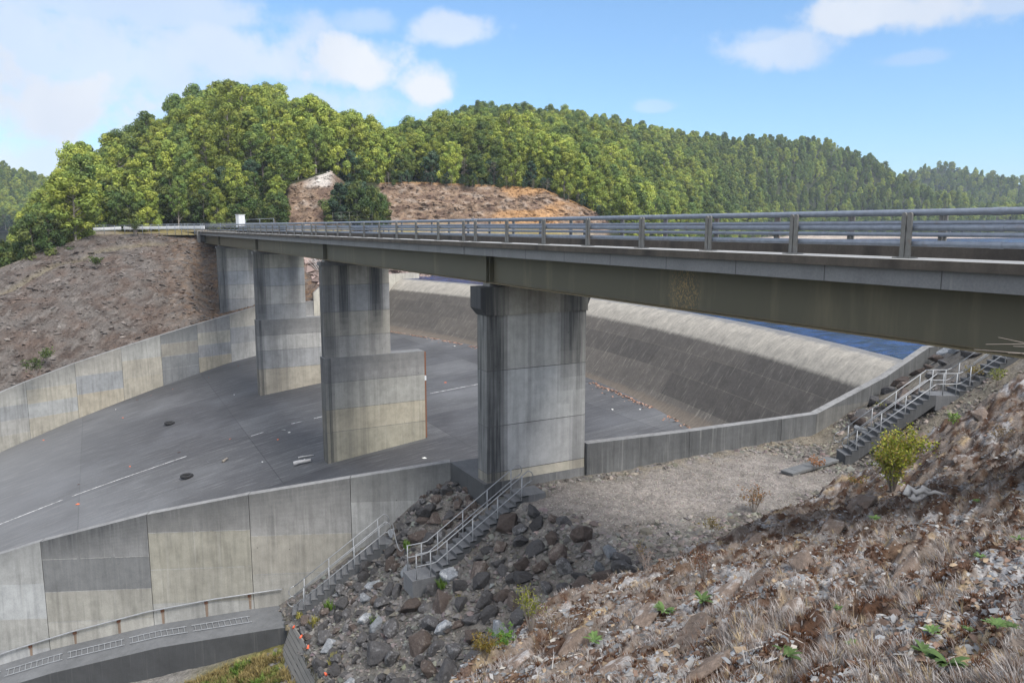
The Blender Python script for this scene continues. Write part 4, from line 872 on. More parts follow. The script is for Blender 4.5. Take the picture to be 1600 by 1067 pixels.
# flat slabs leading to the right stair
m = MB(); a, b = np.array((12.75, -5.75, -10.02)), np.array((16.2, -5.35, -10.0)); w = np.array((-.07, .62, 0))
for k in range(7):
    p, q = a+(b-a)*k/7, a+(b-a)*(k+.985)/7; z = np.array([0, 0, .12]); dz = np.array([0, 0, .004*(k % 2)])
    m.hexa([p-z, q-z, q+w-z, p+w-z, p+dz, q+dz, q+w+dz, p+w+dz], (.17, .175, .18, .2))
o = bevel(m.build('path_slabs', M['step']), .008); tag(o, 'row of dark concrete path slabs laid on gravel at the foot of the right stair', 'path slabs')
# lining of the drain at the foot of the slope
V = []; F = []
dl = [np.array([x, y]) for x, y in zip(fx, fy_)]
for k, p in enumerate(dl):
    t_ = dl[min(len(dl)-1, k+1)]-dl[max(0, k-1)]; n_ = np.array([-t_[1], t_[0]]); n_ /= np.hypot(*n_)
    for q, wd in enumerate(np.linspace(-.25, .42, 8)):
        x, y = p[0]+n_[0]*wd, p[1]+n_[1]*wd; V.append((x, y, float(ground_z(np.array([x]), np.array([y]))[0])+.03))
for k in range(len(dl)-1):
    for q in range(7): i = k*8+q; F.append((i, i+8, i+9, i+1))
o = obj('drain_lining', np_mesh('drain_lining', V, F, 4, smooth=True), M['lining']); sd = o.modifiers.new('thick', 'SOLIDIFY'); sd.thickness = .03; tag(o, 'strip of dark fabric lining the drain between the gravel pad and the dry slope', 'drain lining')
# walkway at the foot of the panelled wall
WX = np.array([-6.75, -8, -12.1, -16.15, -18.3, -22, -28, -34]); WZ = np.array([-16.22, -16.36, -16.93, -17.85, -18.5, -19.9, -22.4, -25.]); wy = lambda x: 2.2-.4261*x
m = MB()
for k in range(len(WX)-1):
    a, b = WX[k], WX[k+1]; n = 4
    for q in range(n):
        xa, xb = a+(b-a)*q/n, a+(b-a)*(q+1)/n; za, zb = np.interp(-xa, -WX, WZ), np.interp(-xb, -WX, WZ)
        m.poly([(xa, wy(xa)-2.15, za), (xb, wy(xb)-2.15, zb), (xb, wy(xb)+.02, zb), (xa, wy(xa)+.02, za)], (.16, .166, .175, .2))
        m.poly([(xa, wy(xa)-2.15, za-3), (xb, wy(xb)-2.15, zb-3), (xb, wy(xb)-2.15, zb), (xa, wy(xa)-2.15, za)], (.085, .087, .09, .45))
a = WX[0]; m.poly([(a, wy(a)-2.15, WZ[0]-3), (a, wy(a), WZ[0]-3), (a, wy(a), WZ[0]), (a, wy(a)-2.15, WZ[0])], (.15, .155, .16, .3))
o = m.build('walkway', M['step']); tag(o, kind='structure')
wz = lambda x: float(np.interp(-x, -WX, WZ))
# handrail fixed to the wall over the walkway
t = empty('wall_handrail', (-12, 7.2, -16), 'slim pipe handrail on brackets along the panelled wall above the walkway', 'handrail'); off = np.array([-12, 7.2, -16.])
RX = [-7.01, -9.77, -12.36, -15.47, -17.75, -21, -26]; RZ = [-15.43, -15.78, -16.23, -17.04, -17.76, -18.95, -21.2]
m = MB(); m.tube([np.array([x, wy(x)-.13, z])-off for x, z in zip(RX, RZ)], .032, 8); m.build('rail', M['railpipe'], t, True)
for x in np.arange(-8.3, -25, -1.75):
    z = float(np.interp(-x, -np.array(RX), RZ)); q = MB(); q.tube([np.array([x, wy(x)-.13, z-.02])-off, np.array([x, wy(x)-.1, z-.12])-off, np.array([x, wy(x)+.0, z-.14])-off], .02, 6); q.box(x-.09-off[0], x+.09-off[0], wy(x)-.03-off[1], wy(x)+.03-off[1], z-.2-off[2], z-.06-off[2]); q.build('bracket', M['rust'], t)
    h_ = rng.uniform(.5, .85); q = MB(); nrm_ = np.array([-.392, -.92])*.012; A_ = np.array([x-.06, wy(x-.06)])+nrm_; B_ = np.array([x+.06, wy(x+.06)])+nrm_; q.poly([(A_[0]+.02-off[0], A_[1]-off[1], z-.2-h_-off[2]), (B_[0]-.02-off[0], B_[1]-off[1], z-.2-h_-off[2]), (B_[0]-off[0], B_[1]-off[1], z-.2-off[2]), (A_[0]-off[0], A_[1]-off[1], z-.2-off[2])], (.27, .20, .15, .1)); q.build('rust_stain', M['concrete'], t)
# steel ladders lying on the walkway
lx = [(-8.45, -10.75), (-10.95, -13.2), (-13.4, -15.6), (-15.8, -18.0), (-18.2, -20.4)]
nm = ['nearest the stair', 'second from the stair', 'in the middle of the row', 'fourth from the stair', 'farthest from the stair']
for (a, b), lb in zip(lx, nm):
    t = empty('steel_ladder', (a, wy(a)-1.0, wz(a)), 'thin pale steel ladder lying flat on the walkway, '+lb, 'ladder', 'ladders lying on the walkway'); O_ = np.array([a, wy(a)-1.0, wz(a)])
    def P(x, o_, h=.05): return np.array([x, wy(x)-1.0+o_, wz(x)+h])-O_
    for o_ in (-.27, .27): q = MB(); q.tube([P(a+(b-a)*s, o_) for s in np.linspace(0, 1, 5)], .02, 5); q.build('stile', M['railpipe'], t)
    for k in range(10): x = a+(b-a)*(k+.5)/10; q = MB(); q.tube([P(x, -.27), P(x, .27)], .014, 5); q.build('rung', M['railpipe'], t)
# timber edging between the rock slope and the grassy floor
m = MB(); A0, B0 = np.array([-7.15, 2.5, -15.85]), np.array([-6.85, -4.5, -15.45])
for k in range(7):
    z0, z1 = -.21*k, -.21*(k+1)+.012; x_ = -.085*k
    p, q = A0+np.array([x_, 0, 0]), B0+np.array([x_, 0, 0]); v = np.array([-.07, 0, 0])
    k_ = np.array([-.085, 0, 0]); m.hexa([p+v*.4+k_+(0, 0, z1), q+v*.4+k_+(0, 0, z1), q-v*.4+k_+(0, 0, z1), p-v*.4+k_+(0, 0, z1), p+v*.4+(0, 0, z0), q+v*.4+(0, 0, z0), q-v*.4+(0, 0, z0), p-v*.4+(0, 0, z0)])
o = bevel(m.build('timber_edging', M['timber']), .01); tag(o, 'stepped grey timber edging dotted with orange caps, holding the boulders back from the grass', 'edging')
for k, s in enumerate((.05, .2, .35, .52, .69, .86)):
    p = A0+(B0-A0)*s+np.array([-.04, 0, .0]); q = MB(); q.tube([(0, 0, -.03), (0, 0, .03), (.0, 0, .1)], .055, 8, r2=.035); q.tube([(0, 0, .1), (0, 0, .13)], .035, 8, r2=.012)
    o = q.build('orange_cap', M['orange'], None, True, p); o.rotation_euler = (.5, .3, k); tag(o, 'small orange plastic cap on the stepped timber edging', 'plastic cap', 'orange caps on the timber edging')

# ================================================================== things lying on the chute floor
def on_floor(x, y, z0=-17):
    z = z0
    for _ in range(8): p = at_z(x, y, z); z = floor_z(p[0])
    return p
import bmesh
for px, py, lb in ((265, 663, 'black tyre lying on the chute floor nearer the far wall'), (292, 746, 'black tyre lying on the chute floor near the end of the white line')):
    p = on_floor(px, py); m = MB(); R_, r_ = .34, .13
    for i in range(24):
        for j in range(10):
            f = lambda a, b: ((R_+r_*cos(b))*cos(a), (R_+r_*cos(b))*sin(a), .13+r_*.9*sin(b))
            a0, a1, b0, b1 = [2*pi*v for v in (i/24, (i+1)/24, j/10, (j+1)/10)]
            m.poly([f(a0, b0), f(a1, b0), f(a1, b1), f(a0, b1)])
    o = m.build('tyre', M['rubber'], None, True, p); tag(o, lb, 'tyre', 'tyres on the chute floor')
for (x0, y0, x1, y1, r, lb) in ((459, 728, 486, 722, .17, 'thick grey driftwood log on the chute floor left of the tan pier base'), (466, 716, 490, 712, .06, 'thin bleached driftwood stick on the chute floor behind the grey log'), (348, 723, 356, 718, .11, 'short brown driftwood stump on the chute floor left of the logs')):
    a, b = on_floor(x0, y0), on_floor(x1, y1); m = MB(); L_ = b-a
    m.tube([np.array([0, 0, r]), L_*.3+np.array([.05, .04, r*1.15]), L_*.65+np.array([-.04, .05, r*.95]), L_+np.array([0, 0, r])], r, 8, r2=r*.6)
    if r > .1: m.tube([L_*.5+np.array([0, 0, r]), L_*.62+np.array([.1, .3, r*1.5])], r*.4, 6, r2=r*.2)
    o = m.build('driftwood', M['driftwood'] if r != .11 else M['bark'], None, True, a); tag(o, lb, 'driftwood')
V = []; F = []; T = []
for px, py, c, s in [(122, 788, 0, .2), (203, 729, 0, .14), (280, 707, 0, .2), (360, 686, 0, .2), (434, 687, 0, .16), (505, 648, 0, .14), (696, 598, 0, .18), (123, 757, 0, .14), (192, 653, 0, .1), (214, 625, 0, .14), (236, 618, 0, .12), (270, 608, 0, .1), (372, 572, 0, .12), (326, 590, 0, .1), (407, 607, 1, .1), (663, 716, 1, .2), (709, 541, 1, .22), (710, 541, 1, .2), (366, 617, 1, .1), (444, 672, 1, .3), (68, 688, 0, .12), (181, 640, 1, .1), (410, 722, 1, .1), (325, 722, 1, .1), (452, 676, 1, .15), (957, 640, 1, .22), (1000, 640, 1, .14)]:
    p = on_floor(px, py); a = rng.uniform(0, 6); d = np.array([cos(a), sin(a), 0])*s; n_ = np.array([-sin(a), cos(a), 0])*s*.5; i = len(V); V += [p+d+(0, 0, .02), p+n_+(0, 0, .07), p-d+(0, 0, .03), p-n_+(0, 0, .015)]; F.append((i, i+1, i+2, i+3)); T += [(.55, .14, .06) if c == 0 else (.6, .6, .58)]*4
# rusty leaf litter along the foot of the weir
n = 2600; ang = rng.uniform(yy[0], 76, n); A_ = np.arcsin((ang-CY)/RC); rr = -8.15+rng.gamma(1.5, .18, n)*-1*rng.choice([1, .3], n)+.3*fbm(ang*.5, ang*0, 3, 3); X_ = CX+(RC+rr)*np.cos(A_); Y_ = ang; kk = fbm(Y_*.15, Y_*0+4, 3, 91) > -.12; X_, Y_ = X_[kk], Y_[kk]
for x, y in zip(X_, Y_):
    s = rng.uniform(.04, .13); a = rng.uniform(0, 6); d = np.array([cos(a), sin(a), 0])*s; n_ = np.array([-sin(a), cos(a), 0])*s*.6; p = np.array([x, y, max(floor_z(x), -13.62)+.01]); i = len(V); V += [p+d+(0, 0, .03), p+n_+(0, 0, .06), p-d+(0, 0, .02), p-n_]; F.append((i, i+1, i+2, i+3)); c = rng.choice(3); T += [[(.34, .19, .13), (.42, .30, .24), (.24, .15, .11)][c]]*4
o = obj('litter', np_mesh('litter', V, F, 4, np.array(T)), M['chips']); tag(o, kind='stuff')
# scrap on the timber edging
for px, py in ((472, 1011), (480, 1027)): pass
# ================================================================== water
yw = np.linspace(-300, 900, 25); 
V = [(CX+RC*cos(a)+0, CY+RC*sin(a), -7.06) for a in np.arcsin((np.linspace(-1.2, 80, 60)-CY)/RC)]
poly = V+[(24, 95, -7.06), (70, 150, -7.06), (330, 900, -7.06), (2600, 2200, -7.06), (2600, -300, -7.06), (60, -12, -7.06), (42, -1.0, -7.06), (30, -1.0, -7.06)]
me = bpy.data.meshes.new('water'); me.from_pydata([tuple(map(float, v)) for v in poly], [], [tuple(range(len(poly)))]); me.update()
o = obj('water', me, M['water']); tag(o, kind='structure')

me = bpy.data.meshes.new('terrain'); me.from_pydata([(-3000, -3000, -49), (4000, -3000, -49), (4000, 4000, -49), (-3000, 4000, -49)], [], [(0, 1, 2, 3)]); a_ = me.color_attributes.new('tone', 'FLOAT_COLOR', 'POINT'); a_.data.foreach_set('color', [.05, .065, .03, 1.]*4)
o = obj('terrain', me, M['hill']); tag(o, kind='structure')
# ================================================================== far bank beyond the chute
TOPX = np.array([-75, -45, -24, -17.6, -13.3, -6.6, 0, 8, 16, 60.]); TOPY = np.array([62, 68, 80, 85, 89.5, 90, 90.2, 90.6, 96, 110]); TOPZ = np.array([-24, -13, -4.5, -1.85, -.42, -.2, -.45, -.5, -.6, -1.2])
xs = np.arange(-70, 60, .4); ts = np.concatenate([np.linspace(0, 1, 70), 1+np.linspace(.02, .6, 16)])
XX, TT = np.meshgrid(xs, ts, indexing='ij')
y0 = 71.7-.4073*(4.5-np.minimum(XX, 30))+.4; z0 = np.interp(XX, FX[::-1], FZ[::-1])-.12; z0 = np.where(XX > 12, np.interp(XX, [12, 19, 22, 60], [-9.2, -6.6, -8.2, -9.5]), z0)
y0 = y0+np.maximum(0, XX-30)*.3
y1 = np.interp(XX, TOPX, TOPY); z1 = np.interp(XX, TOPX, TOPZ)
pw = sstep(-3.5, -.5, XX)*sstep(9, 6, XX); tc = np.minimum(TT, 1); tc = tc*(1-pw)+pw*np.maximum(0, (tc-.2)/.8); Y = y0+(y1-y0)*TT; prof_ = tc+.10*np.sin(pi*tc)
Z = z0+(z1-z0)*prof_; amp = sstep(0, .08, tc)*sstep(1.0, .93, TT)*1.0+.12
Z = Z+amp*(.55*fbm(XX*.18+Y*.1, Y*.18, 5, 101)+.28*np.abs(fbm(XX*.35-Z*.4, Y*.6+Z*.5, 4, 103))-.15)
bench = np.exp(-((tc-(.80+.006*(XX+10)))/.022)**2)*sstep(-30, -22, XX)*sstep(-1, -6, XX); Z -= bench*.35
n1 = fbm(XX*.2-Y*.1, Y*.3+XX*.12, 5, 105); n2 = fbm(XX*.5-Z*.3, Y*.8, 4, 107); n3 = fbm(XX*1.2, Y*1.6+Z, 3, 109)
RBR = np.array((.098, .074, .062)); RGY = np.array((.118, .106, .098)); ROC = np.array((.16, .098, .055)); RDK = np.array((.055, .042, .036)); RPL = np.array((.24, .225, .21))
T = lerp(np.broadcast_to(RGY, XX.shape+(3,)), RBR, sstep(-.3, .5, n1*.6+.7*n2)); T = lerp(T, RDK, sstep(.08, .35, fbm(XX*.35-Y*.5, Y*1.4+Z*1.2+XX*.4, 4, 111))*.75); T = lerp(T, ROC, sstep(-9, 1, XX)*sstep(-.2, .25, n3)*.7); T = lerp(T, RPL, sstep(.32, .5, n3)*.4); T = lerp(T, np.array((.165, .145, .10)), bench*.7)
T = lerp(T, np.array((.20, .175, .11)), sstep(.985, 1.01, TT)*.8); T = lerp(T, np.array((.16, .13, .12)), sstep(12, 16, XX))
o = obj('bank', grid_mesh('bank', XX, Y, Z, T), M['hill']); tag(o, kind='structure')
n = 17000; k = rng.integers(0, len(xs), n); q = rng.integers(1, 69, n); P_ = np.stack([XX[k, q]+rng.uniform(-.2, .2, n), Y[k, q]], 1); zz = Z[k, q]; sel = (xs[k] > -30); P_, zz, kk, qq = P_[sel], zz[sel], k[sel], q[sel]
nn_ = len(P_); zl = dict(); cols = T[kk, qq]*rng.uniform(.6, 1.3, (nn_, 1))
o = obj('bank_rubble', scatter_mesh('bank_rubble', P_, rng.gamma(2, .058, nn_).clip(.05, .4), np.clip(cols, .02, .6), 31, .55, zfun=lambda a, b: zz), M['chips']); tag(o, kind='stuff')
n = 1500; P_ = np.stack([rng.uniform(13, 50, n), np.zeros(n)], 1); ki = ((P_[:, 0]+70)/.4).astype(int); qi = rng.integers(3, 66, n); P_[:, 1] = Y[ki, qi]; zz2 = Z[ki, qi]
o = obj('shore_rubble', scatter_mesh('shore_rubble', P_, rng.gamma(2.2, .16, n).clip(.15, .9), np.array([(.21, .16, .145)])*rng.uniform(.5, 1.6, (n, 1)), 33, .7, zfun=lambda a, b: zz2), M['chips']); tag(o, kind='stuff')

# ================================================================== hills
HC = { # photo column: seven (distance, height) knots from the near foot over the ridge
 -420: [(98, -22), (125, -22), (150, -26), (190, -32), (230, -36), (260, -40), (330, -48)],
 -100: [(106, -10.5), (125, -15), (150, -22), (175, -28), (195, -32), (230, -36), (300, -44)],
 0: [(109, -5.8), (125, -9), (150, -14), (175, -19), (195, -22), (230, -27), (300, -38)],
 60: [(111, -3.9), (125, -5), (150, -5.5), (175, -6), (197, -7), (230, -10), (300, -16)],
 100: [(113, -3), (125, -1.8), (150, -1), (175, -1.5), (200, -2.5), (235, -7), (300, -14)],
 150: [(117, -1.6), (128, 0), (150, 1), (175, 2.5), (205, 3), (240, -1), (300, -8)],
 200: [(117, -1.5), (128, .2), (150, 3), (180, 5.5), (210, 7), (240, 4), (300, 0)],
 250: [(118, -.5), (128, .2), (150, 5), (180, 10), (215, 13), (245, 10), (300, 5)],
 300: [(118, -.5), (128, .2), (150, 8), (180, 14), (220, 19.5), (250, 16), (300, 8)],
 370: [(119, -.5), (128, .2), (150, 8), (180, 17), (225, 25), (255, 21), (300, 10)],
 432: [(119, -.4), (130, .4), (150, 7), (180, 16), (225, 24.5), (255, 21), (300, 10)],
 452: [(120, -1.6), (134, .9), (143, 7.5), (175, 14), (225, 24), (250, 20), (300, 10)],
 520: [(121, -6), (128, .7), (146, 10.4), (175, 13.5), (225, 21.5), (250, 18), (300, 12)],
 545: [(121, -6.5), (128, .8), (152, 8.5), (172, 11), (225, 14), (250, 12), (300, 14)],
 590: [(130, -7), (148, 1.4), (157, 9.2), (176, 10.5), (265, 16.5), (300, 16), (380, 12)],
 650: [(134, -9), (150, 1.5), (158, 9.4), (178, 10.6), (320, 26), (350, 24), (420, 16)],
 740: [(135, -9.5), (150, 1.6), (158, 9.0), (180, 11), (380, 44), (420, 41), (500, 30)],
 800: [(135, -9.5), (151, 1.4), (159, 8.7), (182, 11), (400, 47), (440, 43), (520, 30)],
 850: [(136, -9.5), (152, 1.2), (160, 8.2), (184, 10), (410, 47), (450, 43), (520, 30)],
 900: [(136, -9.5), (152, .6), (160, 5.4), (186, 8), (420, 47.5), (460, 43), (540, 30)],
 945: [(136, -9.5), (152, -.4), (160, 2.6), (190, 4), (430, 46), (470, 46), (550, 30)],
 975: [(136, -9.5), (152, -5), (166, -2.5), (205, 0), (440, 45.5), (480, 46), (560, 30)],
 1000: [(125, -7), (160, -6), (175, -4), (220, 0), (450, 44.5), (490, 45), (570, 30)],
 1050: [(160, -10), (205, -9), (220, -5.5), (260, -1), (475, 44), (515, 45), (600, 30)],
 1100: [(190, -10), (250, -9), (266, -5.5), (310, -1), (500, 44), (545, 44), (640, 30)],
 1150: [(240, -10), (350, -9), (366, -5.2), (410, -1), (560, 49), (600, 48), (700, 32)],
 1200: [(300, -10), (430, -9), (447, -5), (485, 0), (600, 54), (650, 53), (760, 35)],
 1290: [(400, -10), (535, -9), (552, -4.5), (585, 0), (650, 55), (690, 50), (800, 36)],
 1350: [(430, -10), (565, -9), (582, -4.5), (610, 0), (660, 42), (700, 44), (800, 28)],
 1420: [(450, -10), (590, -9), (606, -4.5), (630, 0), (665, 22), (710, 19), (800, 20)],
 1480: [(470, -10), (610, -9), (626, -4.5), (648, 0), (675, 15), (720, 12), (800, 15)],
 1535: [(480, -10), (640, -9), (656, -4.5), (676, 0), (700, 7), (740, 6), (820, 10)],
 1600: [(500, -10), (670, -9), (686, -4), (706, 0), (740, 8), (790, 7), (860, 6)],
 2100: [(500, -10), (700, -9), (716, -4), (736, 0), (770, 9), (820, 8), (900, 6)]}
hx = np.array(sorted(HC)); HD = np.array([[k[0] for k in HC[x]] for x in hx], float); HZ = np.array([[k[1] for k in HC[x]] for x in hx], float)
def hill_pt(x, t):
    """photo column and knot parameter 0..6 to a world point"""
    x = np.asarray(x, float); t = np.asarray(t, float); i = np.clip(np.searchsorted(hx, x)-1, 0, len(hx)-2); fx = (x-hx[i])/(hx[i+1]-hx[i])
    k = np.clip(np.floor(t).astype(int), 0, 5); ft = t-k; fz = np.where((k == 4) | (k == 5) | (k == 3), ft, ft)
    D = (HD[i, k]*(1-fx)+HD[i+1, k]*fx)*(1-ft)+(HD[i, k+1]*(1-fx)+HD[i+1, k+1]*fx)*ft
    z = (HZ[i, k]*(1-fx)+HZ[i+1, k]*fx)*(1-fz)+(HZ[i, k+1]*(1-fx)+HZ[i+1, k+1]*fx)*fz
    ex = (x-800)/FPX; dd = np.stack([FW[0]+RT[0]*ex-UP[0]*(355-533.5)/FPX, FW[1]+RT[1]*ex-UP[1]*(355-533.5)/FPX], -1); dd /= np.linalg.norm(dd, axis=-1)[..., None]
    z = z+2.0*np.clip(t-2.4, 0, 1)*np.clip((x-60)/100, 0, 1)
    return CAM[0]+dd[..., 0]*D, CAM[1]+dd[..., 1]*D, z, D
cx = np.concatenate([np.arange(-420, 400, 10), np.arange(400, 1000, 2.5), np.arange(1000, 2101, 8)]); tt = np.concatenate([np.linspace(0, 1, 10)[:-1], np.linspace(1, 2, 36)[:-1], np.linspace(2, 6, 60)])
XC, TT = np.meshgrid(cx, tt, indexing='ij'); X, Y, Z, D = hill_pt(XC, TT)
cut = sstep(.92, 1.05, TT)*sstep(2.06, 1.97, TT)*np.maximum(sstep(588, 600, XC)*sstep(958, 940, XC), sstep(446, 460, XC)*sstep(545, 525, XC))
d_ = fbm(X*.12, Y*.12+Z*.2, 5, 121)*1.5+.9*np.abs(fbm(X*.3+Z*.5, Z*1.3-X*.1, 4, 123))+1.1*np.abs(fbm(X*.35, Z*.12, 4, 129))+.5*fbm(X*1.1, Z*1.1, 3, 137); fx_ = (X-CAM[0])/D; fy_ = (Y-CAM[1])/D
X2 = X+fx_*d_*cut; Y2 = Y+fy_*d_*cut; Z2 = Z+cut*.3*fbm(X*.5, Z*.8, 3, 125)+sstep(2.3, 3, TT)*fbm(X*.02, Y*.02, 3, 127)*2*(D/300)
n1 = fbm(X*.09, Z*.25, 4, 131); n2 = fbm(X*.35-Z*.2, Z*1.1+X*.15, 4, 133)
T = np.broadcast_to(np.array((.035, .04, .02)), X.shape+(3,)); CUT = lerp(np.broadcast_to(np.array((.225, .16, .112)), X.shape+(3,)), np.array((.135, .092, .07)), sstep(-.1, .35, n2)); CUT = lerp(CUT, np.array((.30, .25, .215)), sstep(.12, .45, -n2)*.7)
CUT = lerp(CUT, np.array((.36, .21, .10)), sstep(770, 810, XC+60*n1)*sstep(920, 860, XC+30*n1)*sstep(-.25, .1, n1+.1)*.85); CUT = lerp(CUT, np.array((.50, .47, .44)), sstep(470, 500, XC)*sstep(530, 510, XC)*sstep(1.5, 1.9, TT+.5*n1)*.85)
T = lerp(T, CUT, np.clip(cut*1.4, 0, 1)); flat = sstep(1.02, .9, TT)*(XC < 960); T = lerp(T, lerp(np.broadcast_to(np.array((.20, .165, .075)), X.shape+(3,)), np.array((.23, .20, .17)), sstep(-.2, .2, n1)), flat)
rim = sstep(1.93, 1.99, TT)*sstep(2.10, 2.04, TT)*sstep(588, 600, XC)*sstep(955, 940, XC); T = lerp(T, np.array((.26, .15, .06)), rim*.8)
sh = sstep(.9, 1.02, TT)*sstep(2.2, 1.9, TT)*(XC > 985); T = lerp(T, np.array((.40, .34, .29))*(.8+.4*n2)[..., None], sh)
o = obj('hills', grid_mesh('hills', X2, Y2, Z2, T), M['hill']); tag(o, kind='structure')
ki, qi = np.where(cut[:-1, :-1] > .6); pick = rng.integers(0, len(ki), 3000); ki, qi = ki[pick], qi[pick]; ja, jb = rng.random(3000), rng.random(3000)
def bl(A): return A[ki, qi]*(1-ja)*(1-jb)+A[ki+1, qi]*ja*(1-jb)+A[ki, qi+1]*(1-ja)*jb+A[ki+1, qi+1]*ja*jb
cz_ = bl(Z2); o = obj('cut_rubble', scatter_mesh('cut_rubble', np.stack([bl(X2), bl(Y2)], 1), rng.gamma(2, .075, 3000).clip(.06, .45), np.clip(T[ki, qi]*rng.uniform(.6, 1.25, (3000, 1)), .02, .6), 41, .6, zfun=lambda a, b: cz_), M['chips']); tag(o, kind='stuff')
def ridge(name, pts, D, depth=120):
    V = []; F = []
    for x, y in pts:
        d = head(x)
        for dd, f in ((-200, -.35), (-60, .55), (0, 1.), (depth, .3)): z = (355-y)/FPX*D/1.02; z = -8+(z+8)*f if f >= 0 else -49; V.append((CAM[0]+d[0]*(D+dd), CAM[1]+d[1]*(D+dd), z))
    for i in range(len(pts)-1):
        for k in range(3): F.append((4*i+k, 4*i+4+k, 4*i+5+k, 4*i+k+1))
    o = obj(name, np_mesh(name, V, F, 4, np.broadcast_to(np.array((.04, .05, .03)), (len(V), 3)), smooth=True), M['hill']); tag(o, kind='structure')
RIDGE_R = [(1330, 308), (1400, 290), (1450, 275), (1500, 280), (1550, 294), (1600, 301), (1700, 304), (1900, 305), (2100, 310)]; RIDGE_L = [(-420, 262), (-200, 266), (0, 285), (60, 295), (110, 320), (180, 345)]
ridge('hills', RIDGE_R, 1000); ridge('hills', RIDGE_L, 640)

# ================================================================== trees
LEAFC = {'light': [(.25, .30, .058), (.31, .345, .066), (.20, .26, .055)], 'mid': [(.135, .19, .046), (.175, .22, .052), (.105, .16, .045)], 'dark': [(.060, .10, .030), (.082, .12, .034), (.115, .14, .036)], 'blue': [(.06, .105, .06), (.085, .125, .075), (.05, .09, .055)], 'bare': [(.15, .13, .11)]}
def tree_parts(seed, H, r, c0, kind, ncl, nl, ls, shape='dome'):
    rr = np.random.default_rng(seed); m = MB(); lean = rr.normal(0, .03, 2)*H
    top = np.array([lean[0], lean[1], H*.93]); tr = [np.array([0, 0, -1.]), np.array([lean[0]*.2, lean[1]*.2, H*.3]), np.array([lean[0]*.6, lean[1]*.6, H*.6]), top]
    m.tube(tr, .016*H+.03, 6, cap=False, r2=.03)
    cl = []
    for k in range(ncl):
        f = (k+.5)/ncl; z = c0+(1-c0)*f
        if shape == 'cone': w = r*(1.04-f)**.55*min(1, .6+f*2.)
        elif shape == 'flat': w = r*sqrt(max(.06, 1-(2*f-.9)**2))
        else: w = r*sqrt(max(.05, 1-(1.75*f-.72)**2))
        a = k*2.4+rr.uniform(-.6, .6); q = w*rr.uniform(.35, .95); ax = np.array([np.interp(z, [0, .3, .6, .93, 1], [0, lean[0]*.2, lean[0]*.6, lean[0], lean[0]]), np.interp(z, [0, .3, .6, .93, 1], [0, lean[1]*.2, lean[1]*.6, lean[1], lean[1]])])
        c = np.array([ax[0]+q*cos(a), ax[1]+q*sin(a), z*H]); cr = r*rr.uniform(.22, .40)*(1.-.35*f if shape == 'cone' else 1); cl.append((c, cr))
        base = np.array([ax[0], ax[1], max(.15*H, (z-.14)*H)]); m.tube([base, (base+c)/2+np.array([0, 0, -.05*H*.2]), c], .006*H, 4, cap=False, r2=.015)
    V = []; T = []
    cols = LEAFC[kind]
    for c, cr in cl:
        d = rr.normal(size=(nl, 3)); d /= np.linalg.norm(d, axis=1)[:, None]; rad = cr*rr.uniform(.35, 1.05, nl)**.6; P = c+d*rad[:, None]*np.array([1, 1, .8])
        n_ = d+rr.normal(0, .38, (nl, 3)); n_[:, 2] += .3; n_ /= np.linalg.norm(n_, axis=1)[:, None]; u = np.cross(n_, rr.normal(size=(nl, 3))); u /= np.linalg.norm(u, axis=1)[:, None]; w = np.cross(n_, u); s = ls*rr.uniform(.55, 1.35, nl)[:, None]
        V.append(np.stack([P-u*s, P-w*s*.55, P+u*s, P+w*s*.55], 1).reshape(-1, 3)); cc = np.array(cols)[rr.integers(len(cols))]*rr.uniform(.85, 1.15); T.append(np.repeat(cc[None]*rr.uniform(.7, 1.3, (nl, 1)), 4, 0))
    V = np.concatenate(V); T = np.concatenate(T)
    return m, V, T
def make_tree(seed, *a, **k):
    m, V, T = tree_parts(seed, *a, **k); tm = m.mesh('trunk'); tm.materials.append(M['bark']); cm = np_mesh('crown', V, np.arange(len(V)).reshape(-1, 4), 4, T); cm.materials.append(M['leaf']); return tm, cm
KT = {'tall': [make_tree(200+i, 14, 3.6, .30, 'mid' if i % 2 else 'light', 36, 150, .24) for i in range(5)],
      'cone': [make_tree(220+i, 12, 4.2, .06, 'light', 44, 150, .25, shape='cone') for i in range(4)],
      'conem': [make_tree(230+i, 12, 4.1, .06, 'mid', 44, 150, .25, shape='cone') for i in range(3)],
      'round': [make_tree(240+i, 7, 3.0, .10, 'dark', 26, 150, .22) for i in range(4)],
      'blue': [make_tree(260+i, 8, 2.7, .15, 'blue', 16, 200, .22) for i in range(2)],
      'bare': [make_tree(280+i, 8, 2., .35, 'bare', 12, 26, .2) for i in range(2)]}
NAMES = {'tall': 'eucalyptus_tree', 'cone': 'young_eucalyptus_tree', 'round': 'bushy_tree', 'blue': 'wattle_tree', 'bare': 'bare_tree'}
LB = {'tall': 'tall eucalyptus with a high open crown', 'cone': 'bright green pointed young eucalyptus', 'round': 'low dark green bushy tree', 'blue': 'blue green feathery wattle tree', 'bare': 'pale half bare tree'}
def plant(kind, x, y, z, s, where, group):
    tm, cm = KT[kind][rng.integers(len(KT[kind]))]; o = empty(NAMES[kind], (x, y, z), LB[kind]+' '+where, 'tree', group, rng.uniform(0, 6.28)); o.scale = (s*rng.uniform(.78, 1.22),)*2+(s*rng.uniform(.85, 1.12),)
    obj('trunk', tm, None, o); obj('crown', cm, None, o)
ind = []; mass = []
